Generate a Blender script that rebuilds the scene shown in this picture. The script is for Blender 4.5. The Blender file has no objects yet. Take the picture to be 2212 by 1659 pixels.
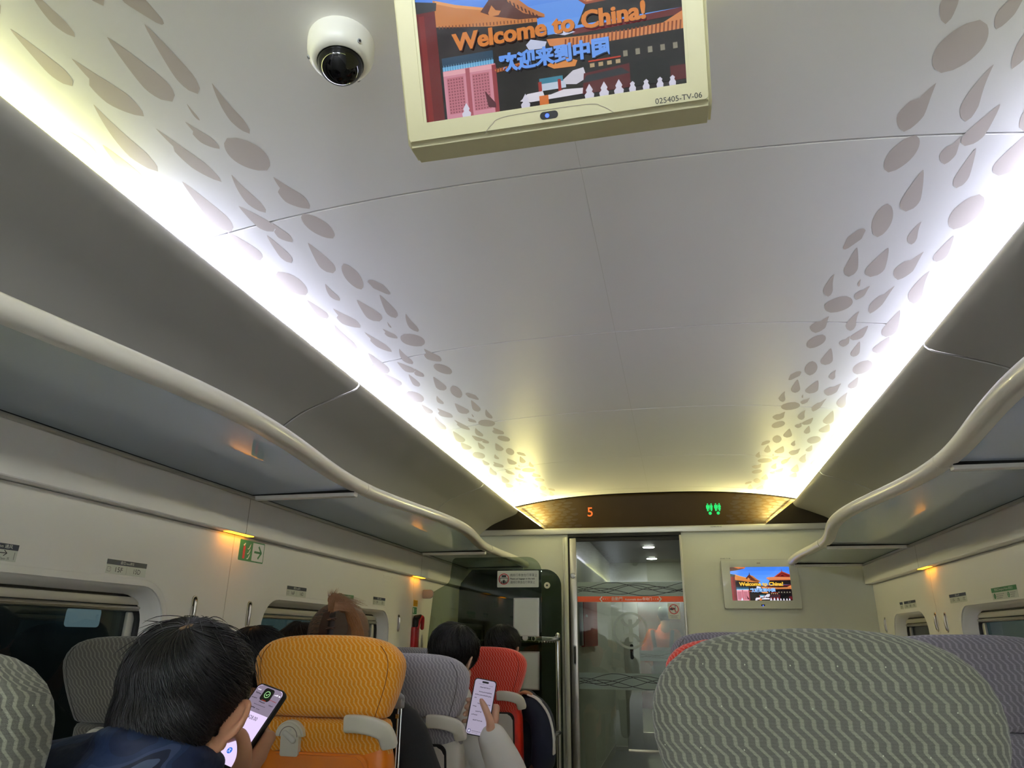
import bpy, bmesh, math, random
from mathutils import Vector, Matrix, Euler, Quaternion
PI = math.pi
random.seed(7)
SC = bpy.context.scene
COL = SC.collection
H = 1.2                                   # eye height above the carriage floor
XC = -0.165                               # centre line of the carriage

# ------------------------------------------------------------------ camera
cam_data = bpy.data.cameras.new('camera')
cam_data.sensor_fit = 'HORIZONTAL'
cam_data.sensor_width = 36.0
cam_data.lens = 36.0 * 1510.0 / 2212.0
cam_data.clip_start = 0.02
cam_data.clip_end = 200
cam = bpy.data.objects.new('camera', cam_data)
COL.objects.link(cam)
R = ((0.97540701, -0.06590086, -0.21032889), (0.22017268, 0.33571784, 0.91586982), (0.01025455, -0.93965451, 0.34197111))
cam.matrix_world = Matrix(((R[0][0], -R[0][1], -R[0][2], 0.0), (R[1][0], -R[1][1], -R[1][2], 0.0), (R[2][0], -R[2][1], -R[2][2], H), (0, 0, 0, 1)))
SC.camera = cam

# ------------------------------------------------------------------ view, world, light levels
SC.view_settings.view_transform = 'Standard'
SC.view_settings.look = 'None'
SC.view_settings.gamma = 1.0
SC.view_settings.use_curve_mapping = False
SC.view_settings.exposure = 0.3
world = bpy.data.worlds.new('night_outside')
SC.world = world
world.use_nodes = True
world.node_tree.nodes['Background'].inputs[0].default_value = (0.010, 0.014, 0.016, 1)
world.node_tree.nodes['Background'].inputs[1].default_value = 1.0

COVE_WHITE = ((0.80, 0.83, 1.0), 80.0)    # cove tubes: colour, strength
COVE_YELLOW = ((0.93, 0.97, 0.42), 36.0)
COVE_FAR = ((0.92, 0.97, 0.60), 62.0)
COVE_REAR_FILL = ((0.80, 0.88, 1.0), 3000.0)   # unseen coves behind the viewer, boosted as fill for walls and seat backs
AMBER = ((1.0, 0.34, 0.012), 9.0)
COFFER = ((1.0, 0.88, 0.34), 1000.0)
DOWNLIGHT = ((1.0, 0.98, 0.9), 150.0)
SC.cycles.diffuse_bounces = 6
SC.cycles.glossy_bounces = 3
SC.cycles.max_bounces = 10
SC.cycles.adaptive_threshold = 0.02
SC.cycles.transparent_max_bounces = 16

# ------------------------------------------------------------------ helpers
def lin(h):
    if isinstance(h, str):
        h = h.lstrip('#')
        c = [int(h[i:i + 2], 16) / 255 for i in (0, 2, 4)]
    else:
        c = [v / 255 for v in h]
    return tuple(v / 12.92 if v <= 0.04045 else ((v + 0.055) / 1.055) ** 2.4 for v in c)

def new_mat(name):
    m = bpy.data.materials.new(name)
    m.use_nodes = True
    nt = m.node_tree
    return m, nt, nt.nodes['Principled BSDF']

def mat(name, col, rough=0.5, metal=0.0, spec=0.5, bump=0.0, bscale=200.0, coat=0.0, var=0.0, vscale=6.0):
    m, nt, b = new_mat(name)
    c = lin(col)
    b.inputs['Base Color'].default_value = (*c, 1)
    b.inputs['Roughness'].default_value = rough
    b.inputs['Metallic'].default_value = metal
    b.inputs['Specular IOR Level'].default_value = spec
    b.inputs['Coat Weight'].default_value = coat
    if bump or var:
        tc = nt.nodes.new('ShaderNodeTexCoord')
    if bump:
        n = nt.nodes.new('ShaderNodeTexNoise')
        n.inputs['Scale'].default_value = bscale
        n.inputs['Detail'].default_value = 3
        bp = nt.nodes.new('ShaderNodeBump')
        bp.inputs['Strength'].default_value = bump
        bp.inputs['Distance'].default_value = 0.002
        nt.links.new(tc.outputs['Object'], n.inputs['Vector'])
        nt.links.new(n.outputs['Fac'], bp.inputs['Height'])
        nt.links.new(bp.outputs['Normal'], b.inputs['Normal'])
    if var:
        n2 = nt.nodes.new('ShaderNodeTexNoise')
        n2.inputs['Scale'].default_value = vscale
        n2.inputs['Detail'].default_value = 4
        mx = nt.nodes.new('ShaderNodeMix')
        mx.data_type = 'RGBA'
        mx.inputs[6].default_value = (*[v * (1 - var) for v in c], 1)
        mx.inputs[7].default_value = (*[min(1, v * (1 + var)) for v in c], 1)
        nt.links.new(tc.outputs['Object'], n2.inputs['Vector'])
        nt.links.new(n2.outputs['Fac'], mx.inputs[0])
        nt.links.new(mx.outputs[2], b.inputs['Base Color'])
    return m

def emit(name, col, strength=1.0, linear=False):
    m = bpy.data.materials.new(name)
    m.use_nodes = True
    nt = m.node_tree
    nt.nodes.clear()
    o = nt.nodes.new('ShaderNodeOutputMaterial')
    e = nt.nodes.new('ShaderNodeEmission')
    e.inputs[0].default_value = (*(col if linear else lin(col)), 1)
    e.inputs[1].default_value = strength
    nt.links.new(e.outputs[0], o.inputs[0])
    return m

def screen_mat(name, col, strength=1.0, gloss=0.04):
    """a lit display pixel area under glossy cover glass"""
    m, nt, b = new_mat(name)
    b.inputs['Base Color'].default_value = (0.004, 0.004, 0.005, 1)
    b.inputs['Roughness'].default_value = 0.08
    b.inputs['Specular IOR Level'].default_value = gloss * 6
    b.inputs['Emission Color'].default_value = (*lin(col), 1)
    b.inputs['Emission Strength'].default_value = strength
    return m

def tinted_glass(name, tint, amount, rough=0.02, ior=1.5, body=None, body_mix=0.0, film=1.0, translucent=False):
    """thin pane: tinted transparency + fresnel mirror (+ some solid body colour)"""
    m = bpy.data.materials.new(name)
    m.use_nodes = True
    nt = m.node_tree
    nt.nodes.clear()
    L = nt.links.new
    o = nt.nodes.new('ShaderNodeOutputMaterial')
    t = nt.nodes.new('ShaderNodeBsdfTransparent')
    c = lin(tint)
    t.inputs[0].default_value = (*[v * amount for v in c], 1)
    g = nt.nodes.new('ShaderNodeBsdfGlossy')
    g.inputs['Roughness'].default_value = rough
    f = nt.nodes.new('ShaderNodeFresnel')
    geo = nt.nodes.new('ShaderNodeNewGeometry')
    im = nt.nodes.new('ShaderNodeMix')            # the back of the thin pane reflects like its front
    im.inputs[2].default_value = ior; im.inputs[3].default_value = 1.0 / ior
    L(geo.outputs['Backfacing'], im.inputs[0]); L(im.outputs[0], f.inputs['IOR'])
    sh = t.outputs[0]
    if body is not None:
        d = nt.nodes.new('ShaderNodeBsdfTranslucent' if translucent else 'ShaderNodeBsdfDiffuse')
        d.inputs[0].default_value = (*lin(body), 1)
        mx0 = nt.nodes.new('ShaderNodeMixShader')
        mx0.inputs[0].default_value = body_mix
        L(sh, mx0.inputs[1]); L(d.outputs[0], mx0.inputs[2])
        sh = mx0.outputs[0]
    mx = nt.nodes.new('ShaderNodeMixShader')
    mu = nt.nodes.new('ShaderNodeMath'); mu.operation = 'MULTIPLY'; mu.use_clamp = True
    mu.inputs[1].default_value = film
    L(f.outputs[0], mu.inputs[0])
    L(mu.outputs[0], mx.inputs[0]); L(sh, mx.inputs[1]); L(g.outputs[0], mx.inputs[2])
    L(mx.outputs[0], o.inputs[0])
    return m

def fabric(name, base, stripe, p=0.0158, P=0.0235, S=0.0150, wid=0.36):
    m, nt, b = new_mat(name)
    N = nt.nodes.new; L = nt.links.new
    tc = N('ShaderNodeTexCoord'); sp = N('ShaderNodeSeparateXYZ')
    L(tc.outputs['Object'], sp.inputs[0])
    nz = N('ShaderNodeTexNoise'); nz.inputs['Scale'].default_value = 900; nz.inputs['Detail'].default_value = 2
    L(tc.outputs['Object'], nz.inputs['Vector'])
    def M(op, a, bb=None, clamp=False):
        n = N('ShaderNodeMath'); n.operation = op; n.use_clamp = clamp
        for i, v in enumerate((a, bb)):
            if v is None: continue
            if isinstance(v, (int, float)): n.inputs[i].default_value = v
            else: L(v, n.inputs[i])
        return n.outputs[0]
    jit = M('MULTIPLY', M('SUBTRACT', nz.outputs['Fac'], 0.5), 0.003)
    nsep = N('ShaderNodeSeparateXYZ'); L(tc.outputs['Normal'], nsep.inputs[0])
    wt = M('MULTIPLY', M('SUBTRACT', nsep.outputs['Z'], 0.45), 3.0, clamp=True)      # the cloth wraps over the top
    vv = M('ADD', sp.outputs['Z'], M('MULTIPLY', sp.outputs['Y'], wt))
    sd = N('ShaderNodeClamp'); sd.inputs['Min'].default_value = -1; sd.inputs['Max'].default_value = 1
    L(M('MULTIPLY', sp.outputs['X'], 8.0), sd.inputs['Value'])
    xx = M('ADD', sp.outputs['X'], M('MULTIPLY', sp.outputs['Y'], sd.outputs[0]))     # and round the sides
    zz = M('DIVIDE', vv, P)
    st = M('ADD', M('FLOOR', zz), M('MINIMUM', M('MULTIPLY', M('FRACT', zz), 1.75), 1.0))
    u = M('DIVIDE', M('ADD', M('ADD', xx, jit), M('MULTIPLY', st, S)), p)
    d = M('ABSOLUTE', M('SUBTRACT', M('FRACT', u), 0.5))
    mr = N('ShaderNodeMapRange'); mr.interpolation_type = 'SMOOTHSTEP'
    mr.inputs['From Min'].default_value = wid * 0.5 - 0.06
    mr.inputs['From Max'].default_value = wid * 0.5 + 0.06
    mr.inputs['To Min'].default_value = 1; mr.inputs['To Max'].default_value = 0
    L(d, mr.inputs['Value'])
    # pin dots, a sparse staggered grid
    row = M('DIVIDE', vv, 0.052)
    cx = M('SUBTRACT', M('FRACT', M('ADD', M('DIVIDE', xx, 0.062), M('MULTIPLY', M('FLOOR', row), 0.37))), 0.5)
    cz = M('SUBTRACT', M('FRACT', row), 0.5)
    rr = M('ADD', M('POWER', M('MULTIPLY', cx, 62), 2), M('POWER', M('MULTIPLY', cz, 52), 2))
    dot = M('LESS_THAN', rr, 0.9)
    mix = N('ShaderNodeMix'); mix.data_type = 'RGBA'
    mix.inputs[6].default_value = (*lin(base), 1); mix.inputs[7].default_value = (*lin(stripe), 1)
    L(mr.outputs[0], mix.inputs[0])
    mix2 = N('ShaderNodeMix'); mix2.data_type = 'RGBA'
    sc = lin(stripe)
    mix2.inputs[7].default_value = (*[min(1, v * 2.2) for v in sc], 1)
    L(mix.outputs[2], mix2.inputs[6]); L(dot, mix2.inputs[0])
    mix3 = N('ShaderNodeMix'); mix3.data_type = 'RGBA'; mix3.blend_type = 'MULTIPLY'
    mix3.inputs[0].default_value = 0.45
    cr = N('ShaderNodeValToRGB'); cr.color_ramp.elements[0].color = (0.45, 0.45, 0.45, 1); cr.color_ramp.elements[0].position = 0.3
    cr.color_ramp.elements[1].position = 0.7
    L(nz.outputs['Fac'], cr.inputs[0])
    rib = M('LESS_THAN', M('FRACT', M('DIVIDE', M('ADD', vv, jit), 0.0043)), 0.22)
    ribm = M('SUBTRACT', 1.0, M('MULTIPLY', rib, 0.16))
    rm = N('ShaderNodeMix'); rm.data_type = 'RGBA'; rm.blend_type = 'MULTIPLY'; rm.inputs[0].default_value = 1.0
    cc_ = N('ShaderNodeCombineColor')
    for i_ in range(3): L(ribm, cc_.inputs[i_])
    L(mix2.outputs[2], rm.inputs[6]); L(cc_.outputs[0], rm.inputs[7])
    L(rm.outputs[2], mix3.inputs[6]); L(cr.outputs[0], mix3.inputs[7])
    L(mix3.outputs[2], b.inputs['Base Color'])
    b.inputs['Roughness'].default_value = 0.95
    b.inputs['Specular IOR Level'].default_value = 0.15
    b.inputs['Sheen Weight'].default_value = 0.25
    b.inputs['Sheen Roughness'].default_value = 0.5
    bp = N('ShaderNodeBump'); bp.inputs['Strength'].default_value = 0.35; bp.inputs['Distance'].default_value = 0.002
    ad = M('ADD', M('MULTIPLY', mr.outputs[0], 0.6), nz.outputs['Fac'])
    L(ad, bp.inputs['Height']); L(bp.outputs['Normal'], b.inputs['Normal'])
    return m

def tag(o, label=None, cat=None, group=None, kind=None):
    if label: o['label'] = label
    if cat: o['category'] = cat
    if group: o['group'] = group
    if kind: o['kind'] = kind
    return o

def link(o, parent=None):
    COL.objects.link(o)
    if parent is not None:
        o.parent = parent
    return o

def empty(name, M=None, label=None, cat=None, group=None, kind=None):
    o = bpy.data.objects.new(name, None)
    o.empty_display_size = 0.05
    COL.objects.link(o)
    if M is not None:
        o.matrix_world = M if isinstance(M, Matrix) else Matrix.Translation(Vector(M))
    return tag(o, label, cat, group, kind)

def obj(name, bm, mats, parent=None, smooth=True, angle=40, mods=()):
    me = bpy.data.meshes.new(name)
    if isinstance(bm, bmesh.types.BMesh):
        bmesh.ops.recalc_face_normals(bm, faces=bm.faces[:])
        bm.to_mesh(me); bm.free()
    else:
        me = bm; me.name = name
    if not isinstance(mats, (list, tuple)):
        mats = [mats]
    if len(me.materials): me.materials.clear()
    for mm in mats:
        me.materials.append(mm)
    if smooth:
        me.polygons.foreach_set('use_smooth', [True] * len(me.polygons))
        try:
            me.set_sharp_from_angle(angle=math.radians(angle))
        except Exception:
            pass
    o = bpy.data.objects.new(name, me)
    link(o, parent)
    for kind, kw in mods:
        md = o.modifiers.new(kind.lower(), kind)
        for k, v in kw.items():
            setattr(md, k, v)
    return o

def BM():
    return bmesh.new()

def box(bm, x0, x1, y0, y1, z0, z1, bev=0.0, seg=2, mi=0, M=None):
    vs = [bm.verts.new((x, y, z)) for z in (z0, z1) for y in (y0, y1) for x in (x0, x1)]
    if M is not None:
        for v in vs: v.co = M @ v.co
    idx = ((0, 2, 3, 1), (4, 5, 7, 6), (0, 1, 5, 4), (2, 6, 7, 3), (0, 4, 6, 2), (1, 3, 7, 5))
    fs = [bm.faces.new([vs[i] for i in f]) for f in idx]
    for f in fs: f.material_index = mi
    if bev > 0:
        es = list({e for f in fs for e in f.edges})
        r = bmesh.ops.bevel(bm, geom=es, offset=bev, segments=seg, profile=0.5, affect='EDGES')
        for f in r['faces']: f.material_index = mi
    return vs

def loft(bm, rings, cap0=True, cap1=True, mi=0, closed=True):
    vr = [[bm.verts.new(p) for p in r] for r in rings]
    n = len(vr[0])
    for a, b in zip(vr, vr[1:]):
        for i in range(n if closed else n - 1):
            j = (i + 1) % n
            f = bm.faces.new((a[i], a[j], b[j], b[i])); f.material_index = mi
    if cap0 and closed:
        f = bm.faces.new(vr[0][::-1]); f.material_index = mi
    if cap1 and closed:
        f = bm.faces.new(vr[-1]); f.material_index = mi
    return vr

def sring(cx, cy, z, a, b, n=2.5, N=36):
    """superellipse ring in the XY plane"""
    out = []
    for k in range(N):
        t = 2 * PI * k / N
        c, s = math.cos(t), math.sin(t)
        out.append(Vector((cx + a * math.copysign(abs(c) ** (2 / n), c), cy + b * math.copysign(abs(s) ** (2 / n), s), z)))
    return out

def tube(bm, pts, radii, n=12, caps=True, mi=0, up=None, flat=1.0):
    """swept tube with rounded ends through pts"""
    pts = [Vector(p) for p in pts]
    if isinstance(radii, (int, float)):
        radii = [radii] * len(pts)
    rings = []
    prev = None
    m = len(pts)
    def frame(t, prev):
        a = prev
        if a is None:
            a = Vector(up) if up else (Vector((0, 0, 1)) if abs(t.z) < 0.9 else Vector((1, 0, 0)))
        a = (a - t * a.dot(t))
        if a.length < 1e-5:
            a = t.orthogonal()
        a.normalize()
        return a, t.cross(a)
    for i, p in enumerate(pts):
        t = (pts[min(i + 1, m - 1)] - pts[max(i - 1, 0)]).normalized()
        a, b = frame(t, prev); prev = a
        r = radii[i]
        if caps and i == 0:
            for k in (75, 45, 20):
                q = math.radians(k)
                c = p - t * r * math.sin(q)
                rings.append([c + (a * math.cos(u) + b * math.sin(u) * flat) * r * math.cos(q) for u in [2 * PI * j / n for j in range(n)]])
        rings.append([p + (a * math.cos(u) + b * math.sin(u) * flat) * r for u in [2 * PI * j / n for j in range(n)]])
        if caps and i == m - 1:
            for k in (20, 45, 75):
                q = math.radians(k)
                c = p + t * r * math.sin(q)
                rings.append([c + (a * math.cos(u) + b * math.sin(u) * flat) * r * math.cos(q) for u in [2 * PI * j / n for j in range(n)]])
    loft(bm, rings, mi=mi)

def ellipsoid(bm, c, r, M=None, nu=24, nv=14, mi=0):
    T = Matrix.Translation(Vector(c)) @ (M.to_4x4() if M is not None else Matrix.Identity(4)) @ Matrix.Diagonal((*r, 1))
    res = bmesh.ops.create_uvsphere(bm, u_segments=nu, v_segments=nv, radius=1.0, matrix=T)
    for v in res['verts']:
        for f in v.link_faces: f.material_index = mi

def cyl(bm, c, axis, r, h, n=24, mi=0, r2=None, bev=0.0):
    """solid cylinder from c along axis"""
    ax = Vector(axis).normalized()
    a = ax.orthogonal().normalized(); b = ax.cross(a)
    c = Vector(c)
    r2 = r if r2 is None else r2
    prof = [(r, 0), (r2, h)] if not bev else [(r - bev, 0), (r, bev), (r2, h - bev), (r2 - bev, h)]
    rings = [[c + ax * z + (a * math.cos(2 * PI * k / n) + b * math.sin(2 * PI * k / n)) * rr for k in range(n)] for rr, z in prof]
    loft(bm, rings, mi=mi)

def bez(pts, n=8):
    """Catmull-Rom resample"""
    pts = [Vector(p) for p in pts]
    out = []
    for i in range(len(pts) - 1):
        p0 = pts[max(i - 1, 0)]; p1 = pts[i]; p2 = pts[i + 1]; p3 = pts[min(i + 2, len(pts) - 1)]
        for k in range(n):
            t = k / n
            out.append(0.5 * ((2 * p1) + (p2 - p0) * t + (2 * p0 - 5 * p1 + 4 * p2 - p3) * t * t + (3 * p1 - p0 - 3 * p2 + p3) * t ** 3))
    out.append(pts[-1])
    return out

def rrect(x0, x1, y0, y1, r=0.0, seg=6):
    if r <= 0:
        return [(x0, y0), (x1, y0), (x1, y1), (x0, y1)]
    out = []
    for cx, cy, a0 in ((x1 - r, y0 + r, -90), (x1 - r, y1 - r, 0), (x0 + r, y1 - r, 90), (x0 + r, y0 + r, 180)):
        for k in range(seg + 1):
            a = math.radians(a0 + 90 * k / seg)
            out.append((cx + r * math.cos(a), cy + r * math.sin(a)))
    return out

def disc(cx, cy, r, n=28):
    return [(cx + r * math.cos(2 * PI * k / n), cy + r * math.sin(2 * PI * k / n)) for k in range(n)]

def poly(bm, pts, z=0.0, th=0.0, mi=0):
    """flat polygon in local XY (with optional thickness below z)"""
    vs = [bm.verts.new((x, y, z)) for x, y in pts]
    f = bm.faces.new(vs); f.material_index = mi
    if th:
        lo = [bm.verts.new((x, y, z - th)) for x, y in pts]
        n = len(vs)
        for i in range(n):
            j = (i + 1) % n
            g = bm.faces.new((vs[i], lo[i], lo[j], vs[j])); g.material_index = mi
        g = bm.faces.new(lo[::-1]); g.material_index = mi

def ringpoly(bm, cx, cy, r0, r1, z=0.0, n=40, mi=0, a0=0, a1=360):
    full = abs(a1 - a0) >= 360
    A = [math.radians(a0 + (a1 - a0) * k / n) for k in range(n + (0 if full else 1))]
    i = [bm.verts.new((cx + r0 * math.cos(a), cy + r0 * math.sin(a), z)) for a in A]
    o = [bm.verts.new((cx + r1 * math.cos(a), cy + r1 * math.sin(a), z)) for a in A]
    m = len(A)
    for k in range(m if full else m - 1):
        j = (k + 1) % m
        f = bm.faces.new((i[k], o[k], o[j], i[j])); f.material_index = mi

def stroke(bm, pts, w, z=0.0, mi=0):
    """flat line of width w"""
    for (x0, y0), (x1, y1) in zip(pts, pts[1:]):
        dx, dy = x1 - x0, y1 - y0
        l = math.hypot(dx, dy) or 1e-9
        nx, ny = -dy / l * w / 2, dx / l * w / 2
        ex, ey = dx / l * w * 0.2, dy / l * w * 0.2
        f = bm.faces.new([bm.verts.new(p) for p in ((x0 - nx - ex, y0 - ny - ey, z), (x1 - nx + ex, y1 - ny + ey, z), (x1 + nx + ex, y1 + ny + ey, z), (x0 + nx - ex, y0 + ny - ey, z))])
        f.material_index = mi

def text_mesh(s, size, align='CENTER', bold=0.0, ext=0.0, width=None, space=1.0):
    cu = bpy.data.curves.new('lettering', 'FONT')
    cu.body = s; cu.size = size; cu.align_x = align; cu.align_y = 'CENTER'
    cu.offset = bold; cu.extrude = ext; cu.space_character = space
    cu.resolution_u = 3
    t = bpy.data.objects.new('lettering_tmp', cu)
    COL.objects.link(t)
    dg = bpy.context.evaluated_depsgraph_get()
    me = bpy.data.meshes.new_from_object(t.evaluated_get(dg))
    bpy.data.objects.remove(t); bpy.data.curves.remove(cu)
    if width and len(me.vertices):
        xs = [v.co.x for v in me.vertices]
        w = max(xs) - min(xs)
        if w > 1e-6:
            k = width / w
            for v in me.vertices: v.co.x *= k
    return me

def text(parent, s, x, y, z, size, m, name='lettering', align='CENTER', bold=0.0, width=None, rot=0.0, space=1.0):
    me = text_mesh(s, size, align, bold, 0.0, width, space)
    me.transform(Matrix.Translation((x, y, z)) @ Matrix.Rotation(rot, 4, 'Z'))
    return obj(name, me, m, parent, smooth=False)

def plate(outline, holes=(), th=0.004):
    """mesh of a flat plate with holes in local XY, front at z=+th/2"""
    cu = bpy.data.curves.new('plate', 'CURVE')
    cu.dimensions = '2D'; cu.fill_mode = 'BOTH'; cu.extrude = th / 2
    for loop in [outline, *holes]:
        s = cu.splines.new('POLY'); s.points.add(len(loop) - 1)
        for p, (x, y) in zip(s.points, loop): p.co = (x, y, 0, 1)
        s.use_cyclic_u = True
    t = bpy.data.objects.new('plate_tmp', cu)
    COL.objects.link(t)
    dg = bpy.context.evaluated_depsgraph_get()
    me = bpy.data.meshes.new_from_object(t.evaluated_get(dg))
    bpy.data.objects.remove(t); bpy.data.curves.remove(cu)
    return me

def frame(o, ex, ey):
    ex = Vector(ex).normalized(); ey = Vector(ey).normalized(); en = ex.cross(ey)
    return Matrix(((ex.x, ey.x, en.x, o[0]), (ex.y, ey.y, en.y, o[1]), (ex.z, ey.z, en.z, o[2]), (0, 0, 0, 1)))

def on_left(y, z, x=-1.74):      # facing +X ; local x runs to +Y
    return frame((x, y, H + z), (0, 1, 0), (0, 0, 1))

def on_right(y, z, x=1.41):      # facing -X ; local x runs to -Y
    return frame((x, y, H + z), (0, -1, 0), (0, 0, 1))

def on_end(x, z, y=5.8):         # facing the camera
    return frame((x, y, H + z), (1, 0, 0), (0, 0, 1))

# ------------------------------------------------------------------ materials
M_ = {}
M_['wall'] = mat('wall_panel_offwhite', '#efede8', 0.5, spec=0.35, bump=0.05, bscale=900, var=0.03, vscale=2)
M_['endwall'] = mat('end_wall_cream', '#d6d7c8', 0.55, spec=0.3, bump=0.04, bscale=700)
M_['fascia'] = mat('fascia_offwhite', '#f2f0ec', 0.45, spec=0.4, bump=0.03, bscale=700)
M_['soffit'] = mat('soffit_brown_grey', '#8d8278', 0.6)
M_['panelgrey'] = mat('overhead_panel_grey', '#a09d97', 0.38, spec=0.5, bump=0.06, bscale=1100, var=0.03, vscale=3)
M_['panelback'] = mat('panel_seam_dark', '#141312', 0.8)
M_['ceiling'] = mat('ceiling_white', '#eeecee', 0.42, spec=0.5, bump=0.12, bscale=1400)
M_['leaf'] = mat('ceiling_leaf_print', '#cabfbb', 0.5, spec=0.45, bump=0.08, bscale=1400)
M_['rail'] = mat('rail_ivory', '#ece8de', 0.3, spec=0.5, coat=0.3)
M_['shelfglass'] = tinted_glass('shelf_smoked_glass', '#7f8a90', 0.12, rough=0.03, ior=1.6, body='#c2c8cb', body_mix=0.88, film=1.0, translucent=True)
M_['alu'] = mat('brushed_aluminium', '#b8b4ac', 0.32, metal=0.9)
M_['alulight'] = mat('pale_anodised_trim', '#b9b7ae', 0.38, metal=0.55)
M_['chrome'] = mat('polished_steel', '#c9c9c6', 0.14, metal=1.0)
M_['black'] = mat('black_rubber', '#0c0c0d', 0.6)
M_['darkgap'] = mat('dark_gap', '#161311', 0.7)
M_['shade'] = mat('blind_warm_grey', '#b2aea2', 0.4, spec=0.5)
M_['winglass'] = tinted_glass('window_glass', '#d3dcdc', 0.92, rough=0.01, ior=1.5)
M_['greenglass'] = tinted_glass('partition_green_glass', '#d6dfd8', 0.86, rough=0.015, ior=1.5)
M_['greenglass2'] = tinted_glass('partition_dark_green_glass', '#b4c2b7', 0.62, rough=0.015, ior=1.45, body='#3b453f', body_mix=0.3)
M_['doorglass'] = tinted_glass('door_glass', '#e2e8e4', 0.92, rough=0.012, ior=1.62)
M_['frost'] = tinted_glass('frosted_film', '#c8d2cc', 0.35, rough=0.25, ior=1.4, body='#8f9d97', body_mix=0.75)
M_['frostfaint'] = tinted_glass('etched_film', '#e6ece8', 0.92, rough=0.3, ior=1.3, body='#dfe6e2', body_mix=0.30)
M_['floor'] = mat('floor_grey', '#a8a6a0', 0.5, spec=0.4, bump=0.1, bscale=300, var=0.12, vscale=60)
M_['brown'] = mat('coffer_brown_laminate', '#2d200c', 0.5, spec=0.15, var=0.08, vscale=8)
M_['brownleaf'] = mat('coffer_leaf_print', '#271d0d', 0.45, spec=0.35)
M_['darkbrown'] = mat('corner_dark_brown', '#2a2112', 0.55)
M_['white'] = mat('white_plastic', '#cfcdc3', 0.38, spec=0.5)
M_['ivory'] = mat('ivory_plastic', '#d9d4c4', 0.35, spec=0.5)
M_['cream'] = mat('screen_housing_cream', '#d3cda6', 0.4, spec=0.45)
M_['greyplastic'] = mat('grey_plastic', '#8e9094', 0.4)
M_['orangeplastic'] = mat('orange_seat_shell', '#e07a0e', 0.35, spec=0.5, coat=0.2)
M_['redplastic'] = mat('red_seat_shell', '#c8240f', 0.35, spec=0.5, coat=0.2)
M_['greyshell'] = mat('pale_grey_seat_shell', '#d6d2c6', 0.4, spec=0.45)
M_['f_grey'] = fabric('moquette_grey', '#696a60', '#989a88')
M_['f_dark'] = fabric('moquette_dark_grey', '#5a574e', '#7b776a')
M_['f_slate'] = fabric('moquette_slate', '#a19da4', '#c4c0c5')
M_['f_mauve'] = fabric('moquette_mauve_grey', '#7c777f', '#9c979e')
M_['f_orange'] = fabric('moquette_orange', '#f29a1a', '#f8be6c')
M_['f_red'] = fabric('moquette_red', '#e2402c', '#ea7a6c')
M_['skin'] = mat('skin_light', '#ad7c5e', 0.5, spec=0.4, bump=0.1, bscale=300, var=0.06, vscale=25)
M_['skin2'] = mat('skin_pale', '#c79d84', 0.5, spec=0.4, bump=0.1, bscale=300, var=0.05, vscale=25)
M_['skin'].node_tree.nodes['Principled BSDF'].inputs['Subsurface Weight'].default_value = 0.08
M_['skin2'].node_tree.nodes['Principled BSDF'].inputs['Subsurface Weight'].default_value = 0.08
M_['nail'] = mat('finger_nail', '#d3a590', 0.3)
M_['hair'] = mat('hair_black', '#0b0908', 0.55, spec=0.25)
M_['hairstrand'] = mat('hair_black_strand', '#0d0b0a', 0.42, spec=0.4)
M_['hairbrown'] = mat('hair_brown_base', '#2c2019', 0.5, spec=0.4, var=0.25, vscale=30)
M_['hairblond'] = mat('hair_light_brown_strand', '#8a5f3a', 0.4, spec=0.5)
M_['hairmid'] = mat('hair_mid_brown_strand', '#6b4a33', 0.4, spec=0.5)
M_['clip'] = mat('hair_claw_brown', '#4a3328', 0.25, spec=0.6)
M_['navy'] = mat('jersey_navy', '#10172c', 0.8)
M_['blackcloth'] = mat('cloth_black', '#131214', 0.85, bump=0.2, bscale=400)
M_['whitecloth'] = mat('cloth_white', '#dcdad4', 0.85, bump=0.15, bscale=300)
M_['darkcloth'] = mat('cloth_charcoal', '#222124', 0.85)
M_['paper'] = mat('sticker_white', '#cfd2c8', 0.45)
M_['stickernavy'] = mat('sticker_navy', '#1b2742', 0.45)
M_['stickergreen'] = mat('sticker_green', '#1d7a45', 0.45)
M_['ink'] = mat('ink_black', '#14161a', 0.5)
M_['inkwhite'] = mat('ink_white', '#e6e8e4', 0.5)
M_['inkred'] = mat('ink_red', '#c0202a', 0.45)
M_['stickeryellow'] = mat('sticker_yellow', '#d9a514', 0.45)
M_['redgloss'] = mat('red_gloss', '#a3161c', 0.3, spec=0.5)
M_['orangefilm'] = mat('orange_film', '#e2530c', 0.45)
M_['dome'] = tinted_glass('smoked_dome', '#30302e', 0.4, rough=0.03, ior=1.5, body='#050505', body_mix=0.6)

for k_, c_ in (('orange', '#7a420c'), ('red', '#5e1710'), ('grey', '#3d3c39')):
    M_['pipe_' + k_] = mat('seam_' + k_, c_, 0.9)

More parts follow.
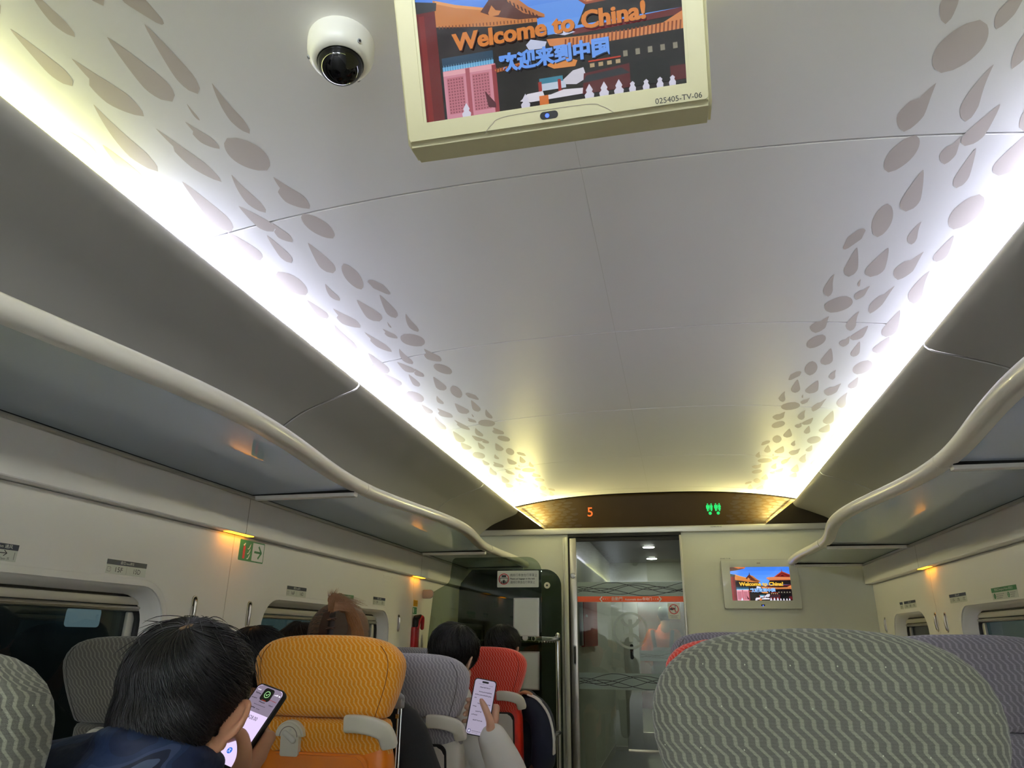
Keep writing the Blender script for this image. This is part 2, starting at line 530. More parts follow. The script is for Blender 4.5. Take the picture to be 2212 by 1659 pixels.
def camo(name):
    m, nt, b = new_mat(name)
    N = nt.nodes.new; L = nt.links.new
    tc = N('ShaderNodeTexCoord'); mp = N('ShaderNodeMapping')
    mp.inputs['Scale'].default_value = (1.0, 1.3, 2.2); mp.inputs['Rotation'].default_value = (0.4, 0.7, 0.5)
    L(tc.outputs['Object'], mp.inputs['Vector'])
    nz = N('ShaderNodeTexNoise'); nz.inputs['Scale'].default_value = 7.0; nz.inputs['Detail'].default_value = 1.5; nz.inputs['Distortion'].default_value = 0.6
    L(mp.outputs[0], nz.inputs['Vector'])
    cr = N('ShaderNodeValToRGB'); cr.color_ramp.interpolation = 'CONSTANT'
    els = cr.color_ramp.elements
    els[0].position = 0.0; els[0].color = (*lin('#0e1830'), 1)
    els[1].position = 0.44; els[1].color = (*lin('#14233f'), 1)
    for p, c in ((0.53, '#26334d'), (0.60, '#0b1226'), (0.68, '#39455a')):
        e = els.new(p); e.color = (*lin(c), 1)
    L(nz.outputs['Fac'], cr.inputs[0]); L(cr.outputs[0], b.inputs['Base Color'])
    b.inputs['Roughness'].default_value = 0.65
    b.inputs['Specular IOR Level'].default_value = 0.25
    n2 = N('ShaderNodeTexNoise'); n2.inputs['Scale'].default_value = 25; n2.inputs['Detail'].default_value = 3
    L(tc.outputs['Object'], n2.inputs['Vector'])
    bp = N('ShaderNodeBump'); bp.inputs['Strength'].default_value = 0.5; bp.inputs['Distance'].default_value = 0.01
    L(n2.outputs['Fac'], bp.inputs['Height']); L(bp.outputs['Normal'], b.inputs['Normal'])
    return m
M_['camo'] = camo('jacket_blue_camouflage')
# ================================================================== THE CARRIAGE SHELL
Y0, Y1 = -7.0, 5.8
def zc(dx):
    return H + 1.11 - 0.083 * (abs(dx) / 1.107) ** 2.7

LEAVES = [(-0.923, 0.851, -0.901, 1.024, 0.058, 4), (-0.827, 0.831, -0.82, 1.008, 0.05, 1), (-0.744, 0.828, -0.758, 1.006, 0.036, 1), (-0.713, 0.99, -0.723, 1.145, 0.028, 2),
          (-0.796, 1.024, -0.801, 1.074, 0.006, 2), (-0.832, 1.068, -0.814, 1.167, 0.033, 4), (-0.902, 1.064, -0.878, 1.271, 0.04, 4), (-0.97, 0.961, -0.988, 1.183, 0.04, 2),
          (-1.093, 0.978, -1.074, 1.09, 0.043, 0), (-1.036, 1.064, -1.049, 1.212, 0.034, 1), (-0.778, 1.142, -0.754, 1.271, 0.072, 0), (-0.753, 1.299, -0.733, 1.447, 0.06, 4),
          (-0.841, 1.257, -0.847, 1.422, 0.033, 2), (-0.961, 1.236, -0.973, 1.461, 0.046, 1), (-0.894, 1.372, -0.873, 1.506, 0.04, 1), (-1.074, 1.248, -1.085, 1.382, 0.037, 0),
          (-0.855, 1.47, -0.852, 1.572, 0.037, 4), (-0.983, 1.456, -0.98, 1.618, 0.048, 1), (-0.76, 1.461, -0.738, 1.597, 0.051, 0), (-0.898, 1.515, -0.908, 1.668, 0.029, 1),
          (-1.061, 1.558, -1.05, 1.729, 0.041, 0), (-0.813, 1.592, -0.823, 1.771, 0.043, 1), (-0.966, 1.694, -0.961, 1.857, 0.057, 0), (-0.769, 1.733, -0.785, 1.899, 0.042, 0),
          (-0.738, 1.852, -0.712, 1.964, 0.035, 3), (-0.873, 1.82, -0.881, 1.939, 0.024, 2), (-0.971, 1.888, -0.972, 2.033, 0.032, 1)]

def leaf_prof(t, kind):
    if kind == 0: return (math.sin(PI * t) ** 0.55)
    if kind == 1: return min(1.0, (t * 1.35) ** 0.8) * (1 - t ** 7) ** 0.6
    if kind == 3: return 0.35 + 0.65 * (1 - abs(2 * t - 0.9)) if 0.02 < t < 0.98 else 0.12
    if kind == 4: return min(1.0, (t * 1.5) ** 0.9) * (1 - t ** 3.2) ** 0.7
    return min(1.0, (t * 1.4) ** 0.9) * (1 - t ** 5) ** 0.6

def add_leaf(bm, a, b, W, kind, surf, mi):
    ax, ay = a; bx, by = b
    dx, dy = bx - ax, by - ay
    l = math.hypot(dx, dy); nx, ny = -dy / l, dx / l
    rows = []
    n = 14
    for i in range(n + 1):
        t = i / n
        w = W / 2 * 1.12 * leaf_prof(t, kind) + 0.0004
        bend = {2: 0.16, 4: 0.10}.get(kind, 0.0) * W * 4 * (t - t * t) * 1.5
        row = []
        for s in (-1, 0, 1):
            ww = w
            if kind == 4 and s == 1:                      # notched tail on one side
                ww = w * (0.35 + 0.65 * min(1, max(0, (t - 0.30) / 0.05)))
            x = ax + dx * t + nx * (s * ww + bend); y = ay + dy * t + ny * (s * ww + bend)
            row.append(surf(x, y))
        rows.append(row)
    loft(bm, rows, False, False, mi=mi, closed=False)

# ---- ceiling: arched panels a metre long, with printed leaves along both edges
def ceiling():
    bm = BM()
    joints = [-7.0, -5.5, -4.5, -3.536, -2.536, -1.536, -0.536, 0.464, 1.464, 2.477, 3.46, 4.47, 5.48, 5.66]
    xs = [-1.2 + 2.4 * i / 120 for i in range(121)]
    for a, b in zip(joints, joints[1:]):
        a += 0.0025; b -= 0.0025
        for half in (xs[:61], xs[60:]):
            o = 0.0003
            h = list(half)
            if h[-1] == 0 or abs(h[-1]) < 1e-9: h[-1] = -o
            if abs(h[0]) < 1e-9: h[0] = o
            rows = []
            for y, dz in ((a, 0.012), (a, 0.0015), (a + 0.0015, 0), (b - 0.0015, 0), (b, 0.0015), (b, 0.012)):
                rows.append([(XC + x, y, zc(x) + dz) for x in h])
            loft(bm, rows, False, False, closed=False)
    # light backing strip seen in the joints
    loft(bm, [[(XC + x, y, zc(x) + 0.006) for x in xs] for y in (-7.0, 5.655)], False, False, closed=False, mi=2)
    base = [l for l in LEAVES]
    for k in range(-7, 5):
        for (ax, ay, bx, by, W, kd) in base:
            oy = k * 1.127
            if ay + oy < -6.95 or by + oy > 5.645: continue
            for sgn in (1, -1):
                add_leaf(bm, (ax * sgn, ay + oy), (bx * sgn, by + oy), W, kd, lambda x, y: (XC + x, y, zc(x) - 0.00016), 1)
    o = obj('ceiling', bm, [M_['ceiling'], M_['leaf'], M_['alulight']], None, True, 30)
    tag(o, kind='structure')
    return o
ceiling()

# ---- overhead grey panels with their cove lips and the light strips behind the lips
PROF = [(0.115, 0.958), (0.112, 0.985), (0.03, 0.985), (0.012, 0.999), (0.004, 1.004), (-0.001, 1.001), (-0.001, 0.995), (0.005, 0.985), (0.02, 0.972), (0.047, 0.961), (0.107, 0.941), (0.164, 0.92),
        (0.222, 0.898), (0.27, 0.873), (0.32, 0.838), (0.36, 0.80), (0.40, 0.75), (0.43, 0.69), (0.445, 0.63), (0.445, 0.575)]
def smooth_prof(p):
    pts = bez([(a, b, 0) for a, b in p], 3)
    return [(v.x, v.y) for v in pts]
SP = smooth_prof(PROF)
STRIPS = [(-6.95, -2.9, 'r'), (-2.9, 1.22, 'y'), (1.22, 3.4, 'w'), (3.4, 5.62, 'f')]
m_strip = {'f': emit('cove_tube_far', COVE_FAR[0], COVE_FAR[1], True), 'r': emit('cove_rear_fill', COVE_REAR_FILL[0], COVE_REAR_FILL[1], True), 'w': emit('cove_tube_white', COVE_WHITE[0], COVE_WHITE[1], True), 'y': emit('cove_tube_yellow', COVE_YELLOW[0], COVE_YELLOW[1], True)}
BINJ = [-7.0, -1.53, 0.52, 2.55, 4.58, 5.77]
for side, sg in (('left', -1), ('right', 1)):
    bm = BM()
    for a, b in zip(BINJ, BINJ[1:]):
        a += 0.004; b -= 0.004
        rows = []
        for y, ins in ((a + 0.001, 0.014), (a, 0.004), (a + 0.004, 0.0), (b - 0.004, 0.0), (b, 0.004), (b - 0.001, 0.014)):
            row = []
            for i, (d, z) in enumerate(SP):
                d0, z0 = SP[max(0, i - 1)]; d1, z1 = SP[min(len(SP) - 1, i + 1)]
                tx, tz = d1 - d0, z1 - z0
                l = math.hypot(tx, tz) or 1
                row.append((XC + sg * (1.08 + d + ins * (-tz) / l * 1.0 * (1 if True else 0)), y, H + z + ins * tx / l))
            rows.append(row)
        loft(bm, rows, False, False, closed=False)
    # dark backing in the seams
    NP = []
    for i in range(30, len(SP)):
        (d0, z0), (d1, z1) = SP[i - 1], SP[min(len(SP) - 1, i + 1)]
        l = math.hypot(d1 - d0, z1 - z0) or 1
        NP.append((SP[i][0] - (z1 - z0) / l * 0.012, SP[i][1] + (d1 - d0) / l * 0.012))
    loft(bm, [[(XC + sg * (1.08 + d), y, H + z) for d, z in NP] for y in (-7.0, 5.76)], False, False, closed=False, mi=1)
    p = obj('trim_1' if side == 'left' else 'trim_2', bm, [M_['panelgrey'], M_['panelback']], None, True, 35)
    tag(p, kind='structure')
    for a, b, c in STRIPS:
        bm = BM()
        x0 = XC + sg * (1.08 + 0.048)
        x1 = XC + sg * (1.08 + 0.040)
        v = [bm.verts.new(q) for q in ((x0, a, H + 1.017), (x1, a, H + 0.990), (x1, b, H + 0.990), (x0, b, H + 1.017))]
        bm.faces.new(v if sg > 0 else v[::-1])
        s = obj('light_strip', bm, m_strip[c], p, False)

# ---- floor
bm = BM(); box(bm, -1.95, 1.62, Y0, 5.84, -0.05, 0.0)
tag(obj('floor', bm, M_['floor'], None, False), kind='structure')

# ---- side walls: upper fascia under the shelf, recessed ledge, lower panels with window holes
WIN = {'left': [(0.76, 2.22, -0.52, 0.152), (2.84, 4.27, -0.52, 0.152), (-1.4, 0.10, -0.52, 0.152)],
       'right': [(2.78, 4.20, -0.52, 0.178), (4.72, 5.42, -0.52, 0.178), (0.62, 2.1, -0.52, 0.178)]}
SEAMS = {'left': [-7.0, 0.44, 2.565, 4.66, 5.8], 'right': [-7.0, 0.40, 2.46, 4.53, 5.8]}
for side in ('left', 'right'):
    left = side == 'left'
    xw, xf, sg = (-1.74, -1.69, -1) if left else (1.41, 1.36, 1)
    zl = 0.387 if left else 0.401
    bm = BM()
    sm = SEAMS[side]
    for a, b in zip(sm, sm[1:]):
        a += 0.002; b -= 0.002
        holes = [rrect(p, q, zz0, zz1, 0.12, 8) for p, q, zz0, zz1 in WIN[side] if p > a and q < b]
        me = plate(rrect(a, b, -1.2, zl - 0.002, 0.0), holes, 0.012)
        F = frame((xw, 0, H), (0, 1, 0), (0, 0, 1)) if left else (Matrix.Translation((xw, 0, H)) @ Matrix(((0, 0, -1, 0), (1, 0, 0, 0), (0, 1, 0, 0), (0, 0, 0, 1))))
        me.transform(F @ Matrix.Translation((0, 0, -0.006)))
        bm.from_mesh(me); bpy.data.meshes.remove(me)
    # dark strip behind the seams
    for s in sm[1:-1]:
        box(bm, min(xw + sg * 0.013, xw + sg * 0.02), max(xw + sg * 0.013, xw + sg * 0.02), s - 0.03, s + 0.03, 0.0, H + zl, mi=1)
    w = obj('wall_' + side, bm, [M_['wall'], M_['panelback']], None, True, 30)
    tag(w, kind='structure')
    # fascia panels and ledge soffit
    bm = BM()
    for a, b in zip(sm, sm[1:]):
        if b == 5.8: b = 5.8
        a += 0.0015; b -= 0.0015
        prof = [(xw + sg * 0.02, zl + 0.001), (xf + sg * 0.003, zl), (xf, zl + 0.003), (xf + 0, zl + 0.15), (xf + sg * 0.002, 0.585), (xf + sg * 0.09, 0.63)]
        loft(bm, [[(x, y, H + z) for x, z in prof] for y in (a, b)], False, False, closed=False)
    tag(obj('trim_3' if left else 'trim_4', bm, M_['fascia'], None, True, 30), kind='structure')
    bm = BM()
    box(bm, min(xw + sg * 0.03, xf + sg * 0.012), max(xw + sg * 0.03, xf + sg * 0.012), -7.0, 5.8, H + zl + 0.004, H + 0.56)
    tag(obj('trim_5' if left else 'trim_6', bm, M_['soffit'], None, False), kind='structure')

# ---- windows: flared reveal, gasket, pane, roller blind cassette and bar, side guides
wn = 0
for side in ('left', 'right'):
    left = side == 'left'
    for (a, b, z0, z1) in WIN[side]:
        wn += 1
        yc, zm = (a + b) / 2, (z0 + z1) / 2
        Fm = on_left(yc, zm) if left else on_right(yc, zm)
        hw, hh = (b - a) / 2, (z1 - z0) / 2
        def out(ins, r):
            return rrect(-hw + ins, hw - ins, -hh + ins, hh - ins, r, 8)
        root = None
        bm = BM()
        rings = [[(x, y, z) for x, y in out(i, r)] for i, r, z in ((-0.022, 0.142, 0.0006), (-0.006, 0.126, -0.002), (0.006, 0.115, -0.012), (0.014, 0.108, -0.03), (0.026, 0.10, -0.075))]
        loft(bm, rings, False, False)
        root = obj('window_%d' % wn, bm, M_['wall'], None, True, 60)
        root.matrix_world = Fm
        tag(root, kind='structure')
        bm = BM()
        loft(bm, [[(x, y, z) for x, y in out(i, r)] for i, r, z in ((0.0255, 0.10, -0.068), (0.036, 0.092, -0.070), (0.04, 0.09, -0.078), (0.04, 0.09, -0.092))], False, False)
        obj('gasket', bm, M_['black'], root, True, 40)
        bm = BM(); poly(bm, out(0.03, 0.10), -0.092, 0.005)
        obj('pane', bm, M_['winglass'], root, False)
        # blind cassette
        bm = BM()
        top = hh - 0.030
        pr = [(top, -0.088), (top, -0.074), (top - 0.005, -0.066), (top - 0.018, -0.062), (top - 0.028, -0.066), (top - 0.029, -0.088)]
        e = hw - 0.043
        loft(bm, [[(x, y, z) for y, z in pr] for x in (-e, e)], True, True)
        obj('blind_cassette', bm, M_['shade'], root, True, 40)
        bm = BM()
        t2 = top - 0.031
        pr = [(t2, -0.088), (t2, -0.07), (t2 - 0.004, -0.063), (t2 - 0.009, -0.0615), (t2 - 0.011, -0.066), (t2 - 0.013, -0.0665), (t2 - 0.015, -0.064), (t2 - 0.018, -0.069), (t2 - 0.018, -0.088)]
        loft(bm, [[(x, y, z) for y, z in pr] for x in (-e, e)], True, True)
        obj('blind_bar', bm, M_['alu'], root, True, 50)
        for s in (-1, 1):
            bm = BM()
            box(bm, min(s * (hw - 0.042), s * (hw - 0.075)), max(s * (hw - 0.042), s * (hw - 0.075)), -hh + 0.08, t2 - 0.020, -0.091, -0.078, 0.003)
            obj('blind_guide', bm, M_['alulight'], root, True, 40)

# ---- what lies outside in the dark
bm = BM(); box(bm, -3.1, -3.05, -3, 12, -1.0, 3.2)
tag(obj('wall_outside_left', bm, mat('tunnel_wall', '#3a4448', 0.8, var=0.3, vscale=1.5), None, False), kind='structure')
bm = BM(); box(bm, 2.7, 2.75, -3, 12, -1.0, 3.2)
tag(obj('wall_outside_right', bm, bpy.data.materials['tunnel_wall'], None, False), kind='structure')
for nm, sx, yc, zc_, w, h, col, st, lab in (  # emissive stand-ins for lit surfaces outside the windows
        ('glow_patch', -3.0, 3.225, 0.078, 0.21, 0.092, '#8fa7b0', 0.5, 'pale blank rounded panel glowing dimly outside the nearest left window'),
        ('glow_patch', -3.0, 5.25, 0.08, 0.9, 0.30, '#6f8f92', 0.22, 'wide dim teal glow patch standing in for a lit wall outside the second left window'),
        ('glow_patch', 2.6, 6.6, 0.06, 1.4, 0.34, '#6f8f92', 0.2, 'wide dim teal glow patch standing in for light outside the right windows')):
    left = sx < 0
    bm = BM(); poly(bm, rrect(-w / 2, w / 2, -h / 2, h / 2, 0.02), 0.01, 0.02)
    o = obj(nm, bm, emit('outside_glow', col, st), None, False)
    o.matrix_world = on_left(yc, zc_, sx) if left else on_right(yc, zc_, sx)
    tag(o, lab, 'glow patch')

for sx_, yy_ in ((-2.6, 2.6), (-2.6, 5.5), (2.4, 6.0)):  # unseen fill lights added to lift the dark tunnel walls
    ld = bpy.data.lights.new('outside_fill', 'POINT'); ld.energy = 3.0; ld.color = (0.75, 0.92, 1.0); ld.shadow_soft_size = 0.1
    lo = bpy.data.objects.new('outside_fill', ld); COL.objects.link(lo); lo.location = (sx_, yy_, 2.9)

# ---- end wall with the sliding door opening, header trim, coffer above
me = plate([(-1.80, -1.2), (-0.845, -1.2), (-0.845, 0.80), (0.062, 0.80), (0.062, -1.2), (1.47, -1.2), (1.47, 0.83), (-1.80, 0.83)], (), 0.03)
me.transform(on_end(0, 0, 5.8) @ Matrix.Translation((0, 0, -0.015)))
w = obj('wall_front', me, M_['endwall'], None, False)
tag(w, kind='structure')
bm = BM()
pr = [(5.82, 0.857), (5.772, 0.857), (5.766, 0.852), (5.764, 0.836), (5.768, 0.812), (5.775, 0.808), (5.82, 0.806)]
loft(bm, [[(x, y, H + z) for y, z in pr] for x in (-1.72, 1.40)], True, True)
tr = tag(obj('trim_7', bm, M_['alulight'], None, True, 30), kind='structure')
tr_f = empty('equipment_number', on_end(0.335, 0.842, 5.763), 'tiny dark equipment number on the pale header bar under the green toilet symbols', 'number')
text(tr_f, '025405-PIS-02', 0, 0, 0.0005, 0.012, M_['ink'], width=0.085)
bm = BM(); box(bm, -0.845, 0.062, 5.78, 5.85, H + 0.785, H + 0.808, 0.003)
tag(obj('trim_8', bm, M_['darkgap'], None, False), kind='structure')

# slanted brown coffer with leaves between two diagonal light lips
Yt, Yb, Zb = 5.80, 5.875, 0.83
def coffer(u, v):
    """u = dx at the top edge, v = 0 top..1 bottom"""
    zt = zc(u) - H + 0.02
    x = u * (1 - 0.16 * v)
    return (XC + x, Yt + (Yb - Yt) * v, H + zt + (Zb - zt) * v)
bm = BM()
us = [-1.25 + 2.5 * i / 40 for i in range(41)]
loft(bm, [[coffer(u, v) for u in us] for v in (0, 0.55, 0.5501, 1)], False, False, closed=False)
def cs(x, v):
    c = coffer(x, v); return (c[0], c[1] - 0.0008, c[2] - 0.0003)
rnd = random.Random(3)
for sg in (1, -1):
    for i in range(12):
        v0 = 0.03 + i * 0.081
        for j in range(5):
            u = (1.10 - 0.30 * v0 * 0 - j * 0.085 - rnd.random() * 0.03 - (i % 2) * 0.04 + 0.02) * sg
            L = 0.05 + rnd.random() * 0.035
            if abs(u) < 0.70: continue
            add_leaf(bm, (u, v0), (u - sg * L, v0 + 0.02 + rnd.random() * 0.03), 0.055 + rnd.random() * 0.03, (0, 1, 2, 0, 1)[(i + j) % 5], cs, 1)
cof = obj('trim_9', bm, [M_['brown'], M_['brownleaf']], None, True, 40)
tag(cof, kind='structure')
m_cof = emit('coffer_tube', COFFER[0], COFFER[1], True)
for sg in (-1, 1):
    bm = BM()
    T = Vector((XC + sg * 1.107, 5.672, H + 1.022)); Bt = Vector((XC + sg * 0.850, 5.778, H + 0.838)); O = Vector((XC + sg * 1.55, 5.778, H + 0.838)); U = Vector((XC + sg * 1.45, 5.672, H + 1.022))
    n_ = (Bt - T).cross(O - Bt).normalized()
    if n_.y < 0: n_ = -n_
    fr = [bm.verts.new(p) for p in (T, Bt, O, U)]
    bk = [bm.verts.new(p + n_ * 0.006) for p in (T, Bt, O, U)]
    bm.faces.new(fr); bm.faces.new(bk[::-1])
    for i in range(4):
        j = (i + 1) % 4
        bm.faces.new((fr[i], bk[i], bk[j], fr[j]))
    t = tag(obj('trim_10' if sg < 0 else 'trim_11', bm, M_['darkbrown'], None, False), kind='structure')
    bm = BM()
    out_ = Vector((sg * 0.052, 0, 0.028))
    a_ = T + out_ + n_ * 0.012 + (Bt - T) * 0.04; b_ = Bt + out_ + n_ * 0.012 - (Bt - T) * 0.02
    q = n_ * 0.016
    bm.faces.new([bm.verts.new(p) for p in (a_, b_, b_ + q, a_ + q)])
    obj('light_strip', bm, m_cof, t, False)
bm = BM(); box(bm, -1.8, 1.5, 5.95, 5.97, H + 0.80, H + 1.3)
tag(obj('wall_above_door', bm, M_['darkbrown'], None, False), kind='structure')

# rear end of the carriage behind the viewer
bm = BM(); box(bm, -1.95, 1.62, Y0 - 0.05, Y0, 0, H + 1.2)
tag(obj('wall_back', bm, M_['endwall'], None, False), kind='structure')

# ---- overhead luggage shelves: wavy ivory rail, smoked glass pane, cross bar
def rail_dx(y):
    if y > 4.66:
        return 1.045 - 0.035 * math.sin(PI * min(1, (y - 4.66) / 1.6)) ** 2
    return 1.048 - 0.10 * math.sin(PI * (y - 0.56) / 2.05) ** 2
def shelf(side, a, b, label):
    sg = -1 if side == 'left' else 1
    xw = -1.69 if side == 'left' else 1.36
    n = max(6, int((b - a) / 0.06))
    ys = [a + 0.002 + (b - a - 0.004) * i / n for i in range(n + 1)]
    root = empty('luggage_shelf', (XC + sg * 1.3, (a + b) / 2, H + 0.56), label, 'luggage shelf', 'overhead luggage shelves')
    T = Matrix.Translation(root.matrix_world.translation).inverted()
    def fin(bm): bmesh.ops.transform(bm, matrix=T, verts=bm.verts[:])
    # rail profile in (outward, up) about the rail centre
    pr = [(-0.022, 0.004), (-0.0195, 0.014), (-0.012, 0.0215), (0.0, 0.024), (0.012, 0.019), (0.018, 0.008), (0.020, -0.002), (0.036, -0.010), (0.036, -0.018), (0.010, -0.0235), (-0.010, -0.022), (-0.0185, -0.013), (-0.0215, -0.005)]
    rows = []
    for i, y in enumerate(ys):
        sl = (rail_dx(y + 0.005) - rail_dx(y - 0.005)) / 0.01
        ln = math.hypot(1, sl)
        rows.append([(XC + sg * (rail_dx(y) + p / ln), y - p * sl / ln * 1.0, H + 0.567 + q) for p, q in pr])
    bm = BM(); loft(bm, rows, True, True); fin(bm)
    obj('rail', bm, M_['rail'], root, True, 50)
    bm = BM()
    rows = []
    for y in ys:
        x0 = XC + sg * (rail_dx(y) + 0.035)
        rows.append([(x0, y, H + 0.553), (xw + sg * 0.001, y, H + 0.546), (xw + sg * 0.001, y, H + 0.554), (x0, y, H + 0.561)])
    loft(bm, rows, True, True); fin(bm)
    obj('glass_pane', bm, M_['shelfglass'], root, False)
    bm = BM()
    xr = XC + sg * (rail_dx(b) + 0.02)
    box(bm, min(xr, xw), max(xr, xw), b - 0.040, b - 0.003, H + 0.528, H + 0.566, 0.006); fin(bm)
    obj('cross_bar', bm, M_['fascia'], root, True, 40)
    bm = BM()
    box(bm, min(xr, xw), max(xr, xw), b - 0.046, b - 0.040, H + 0.543, H + 0.566)
    box(bm, min(xw, xw - sg * 0.006), max(xw, xw - sg * 0.006), a, b - 0.036, H + 0.541, H + 0.548); fin(bm)
    obj('rubber_seal', bm, M_['black'], root, False)
    bm = BM()
    box(bm, min(xw, xw - sg * 0.016), max(xw, xw - sg * 0.016), a + 0.002, b - 0.003, H + 0.528, H + 0.541, 0.003); fin(bm)
    obj('wall_bracket', bm, M_['alulight'], root, True, 40)
shelf('left', -6.9, 0.56, 'overhead luggage shelf over the left seats behind the camera')
shelf('right', -6.9, 0.56, 'overhead luggage shelf over the right seats behind the camera')
shelf('left', 0.56, 2.61, 'longest smoked-glass luggage shelf at the left, its ivory rail curving in from the frame edge')
shelf('left', 2.61, 4.66, 'middle smoked-glass luggage shelf on the left, above the row sixteen window')
shelf('left', 4.66, 5.77, 'short left luggage shelf ending above the tinted glass partition')
shelf('right', 0.56, 2.52, 'nearest right luggage shelf cut by the right edge of the photo')
shelf('right', 2.52, 4.66, 'middle right luggage shelf with a strongly waved ivory rail')
shelf('right', 4.66, 5.77, 'short right luggage shelf ending above the wall screen')

# ---- amber seam lights under the ledges
m_amb = emit('amber_led', AMBER[0], AMBER[1], True)
def seam_light(side, y, label):
    left = side == 'left'
    root = empty('amber_light', on_left(y, 0.380, -1.705) if left else on_right(y, 0.394, 1.375), label, 'light', 'amber seam lights')
    bm = BM(); box(bm, -0.088, 0.088, 0.0062, 0.0072, -0.023, 0.010, 0.0003)
    obj('housing', bm, M_['fascia'], root, False)
    bm = BM(); box(bm, -0.085, 0.085, 0.0042, 0.0068, -0.020, 0.008, 0.0008)
    obj('lens', bm, m_amb, root, False)
seam_light('left', 2.55, 'amber light glowing under the left ledge above the fire extinguisher sign')
seam_light('left', 4.68, 'amber light glowing under the left ledge above the red emergency hammer')
seam_light('right', 4.50, 'amber light glowing under the right ledge')
# ================================================================== DOOR AND VESTIBULE
door = empty('door_1', on_end(-0.39, -0.21, 5.815), kind='structure')
door['label'] = 'glass sliding door with frosted bands and an orange stripe'
# local frame: x right, y up, z towards the viewer ; door spans x -0.445..0.445, y -0.99..0.995
bm = BM(); box(bm, -0.445, -0.390, -0.985, 0.992, -0.018, 0.018, 0.004)
st = obj('stile', bm, M_['alu'], door, True, 40)
bm = BM(); box(bm, -0.390, 0.46, -0.985, 0.985, -0.005, 0.005)
obj('glass', bm, M_['doorglass'], door, False)
bm = BM(); box(bm, -0.390, 0.46, 0.962, 0.992, -0.014, 0.012, 0.003)
obj('top_rail', bm, M_['darkgap'], door, True)
bm = BM(); cyl(bm, (-0.418, 0.69, 0.017), (0, 0, 1), 0.021, 0.010, 28, bev=0.003); cyl(bm, (-0.418, 0.69, 0.024), (0, 0, 1), 0.013, 0.006, 24, bev=0.002); box(bm, -0.421, -0.415, 0.68, 0.70, 0.029, 0.031)
obj('lock', bm, M_['chrome'], door, True, 40)
bm = BM(); poly(bm, rrect(-0.428, -0.404, 0.02, 0.165, 0.011), 0.0187); obj('handle_recess', bm, M_['greyplastic'], door, False)
bm = BM(); poly(bm, rrect(-0.423, -0.409, 0.03, 0.155, 0.007), 0.0192); obj('handle_slot', bm, M_['darkgap'], door, False)
# film bands
def band(y0, y1, fade=None):
    bm = BM(); poly(bm, rrect(-0.388, 0.455, y0, y1), 0.0062)
    obj('frosted_band', bm, M_['frost'], door, False)
    for col, lines in ((M_['ink'], range(0, 5)),):
        bm = BM()
        for k in lines:
            pts = []
            for i in range(61):
                t = i / 60
                x = -0.385 + 0.83 * t
                y = (y0 + y1) / 2 + (y1 - y0) * (0.10 * (k - 2) + 0.26 * math.sin(t * PI * (2.3 + 0.45 * (k % 3)) + k * 1.25))
                pts.append((x, max(y0 + 0.006, min(y1 - 0.006, y))))
            stroke(bm, pts, 0.0045, 0.0068)
        obj('wave_lines', bm, col, door, False)
band(0.531, 0.641)
band(-0.148, -0.031)
bm = BM(); poly(bm, rrect(-0.388, 0.455, 0.489, 0.531), 0.0064)
ob = obj('orange_stripe', bm, M_['orangefilm'], door, False)
text(door, '自動門', -0.075, 0.510, 0.0072, 0.030, M_['inkwhite'])
text(door, 'Automatic door', 0.055, 0.507, 0.0072, 0.023, M_['inkwhite'], width=0.135)
text(door, '自动门', 0.160, 0.510, 0.0072, 0.025, M_['inkwhite'])
bm = BM()
for sx in (-1, 1):
    cx = 0.03 + sx * 0.235
    stroke(bm, [(cx - sx * 0.012, 0.527), (cx + sx * 0.004, 0.510), (cx - sx * 0.012, 0.493)], 0.007, 0.0072)
    for i in range(3):
        poly(bm, disc(cx - sx * (0.022 + 0.018 * i), 0.510, 0.0042 - 0.001 * i, 12), 0.0072)
obj('arrow_marks', bm, M_['inkwhite'], door, False)
bm = BM()
cx, cy = 0.021, 0.277
ringpoly(bm, cx, cy, 0.118, 0.136, 0.0066, 60)
poly(bm, rrect(cx - 0.015, cx + 0.015, cy - 0.082, cy + 0.082, 0.004), 0.0066)
ringpoly(bm, cx, cy + 0.094, 0.052, 0.076, 0.0064, 24, 0, 190, 350)
ringpoly(bm, cx, cy - 0.094, 0.052, 0.076, 0.0064, 24, 0, 10, 170)
obj('etched_emblem', bm, M_['frostfaint'], door, False)
# warning sticker "no leaning / hand" on the glass
sk = empty('door_sticker', on_end(-0.031, 0.211, 5.8085), 'white door sticker with a red no-touching circle, beside the right door post', 'sticker')
bm = BM(); poly(bm, rrect(-0.046, 0.046, -0.059, 0.059, 0.003), 0.0005, 0.0004); obj('backing', bm, M_['paper'], sk, False)
bm = BM(); ringpoly(bm, 0, 0.014, 0.031, 0.037, 0.0012, 36); stroke(bm, [(-0.024, 0.036), (0.024, -0.010)], 0.005, 0.0012); obj('red_ring', bm, M_['inkred'], sk, False)
bm = BM()
poly(bm, [(-0.030, 0.020), (-0.012, 0.026), (0.004, 0.024), (0.012, 0.017), (0.002, 0.010), (-0.014, 0.006), (-0.030, 0.010)], 0.0009)
obj('hand_symbol', bm, M_['ink'], sk, False)
bm = BM(); poly(bm, [(0.006, -0.012), (0.014, -0.014), (0.016, 0.042), (0.008, 0.042)], 0.0008); obj('door_edge_symbol', bm, M_['greyplastic'], sk, False)
bm = BM()
for i, (w, y) in enumerate(((0.066, -0.033), (0.046, -0.041), (0.052, -0.049))):
    for j in range(9):
        x = -w / 2 + w * j / 9
        stroke(bm, [(x, y), (x + w / 13, y)], 0.0032, 0.0009)
obj('fine_print', bm, M_['greyplastic'], sk, False)

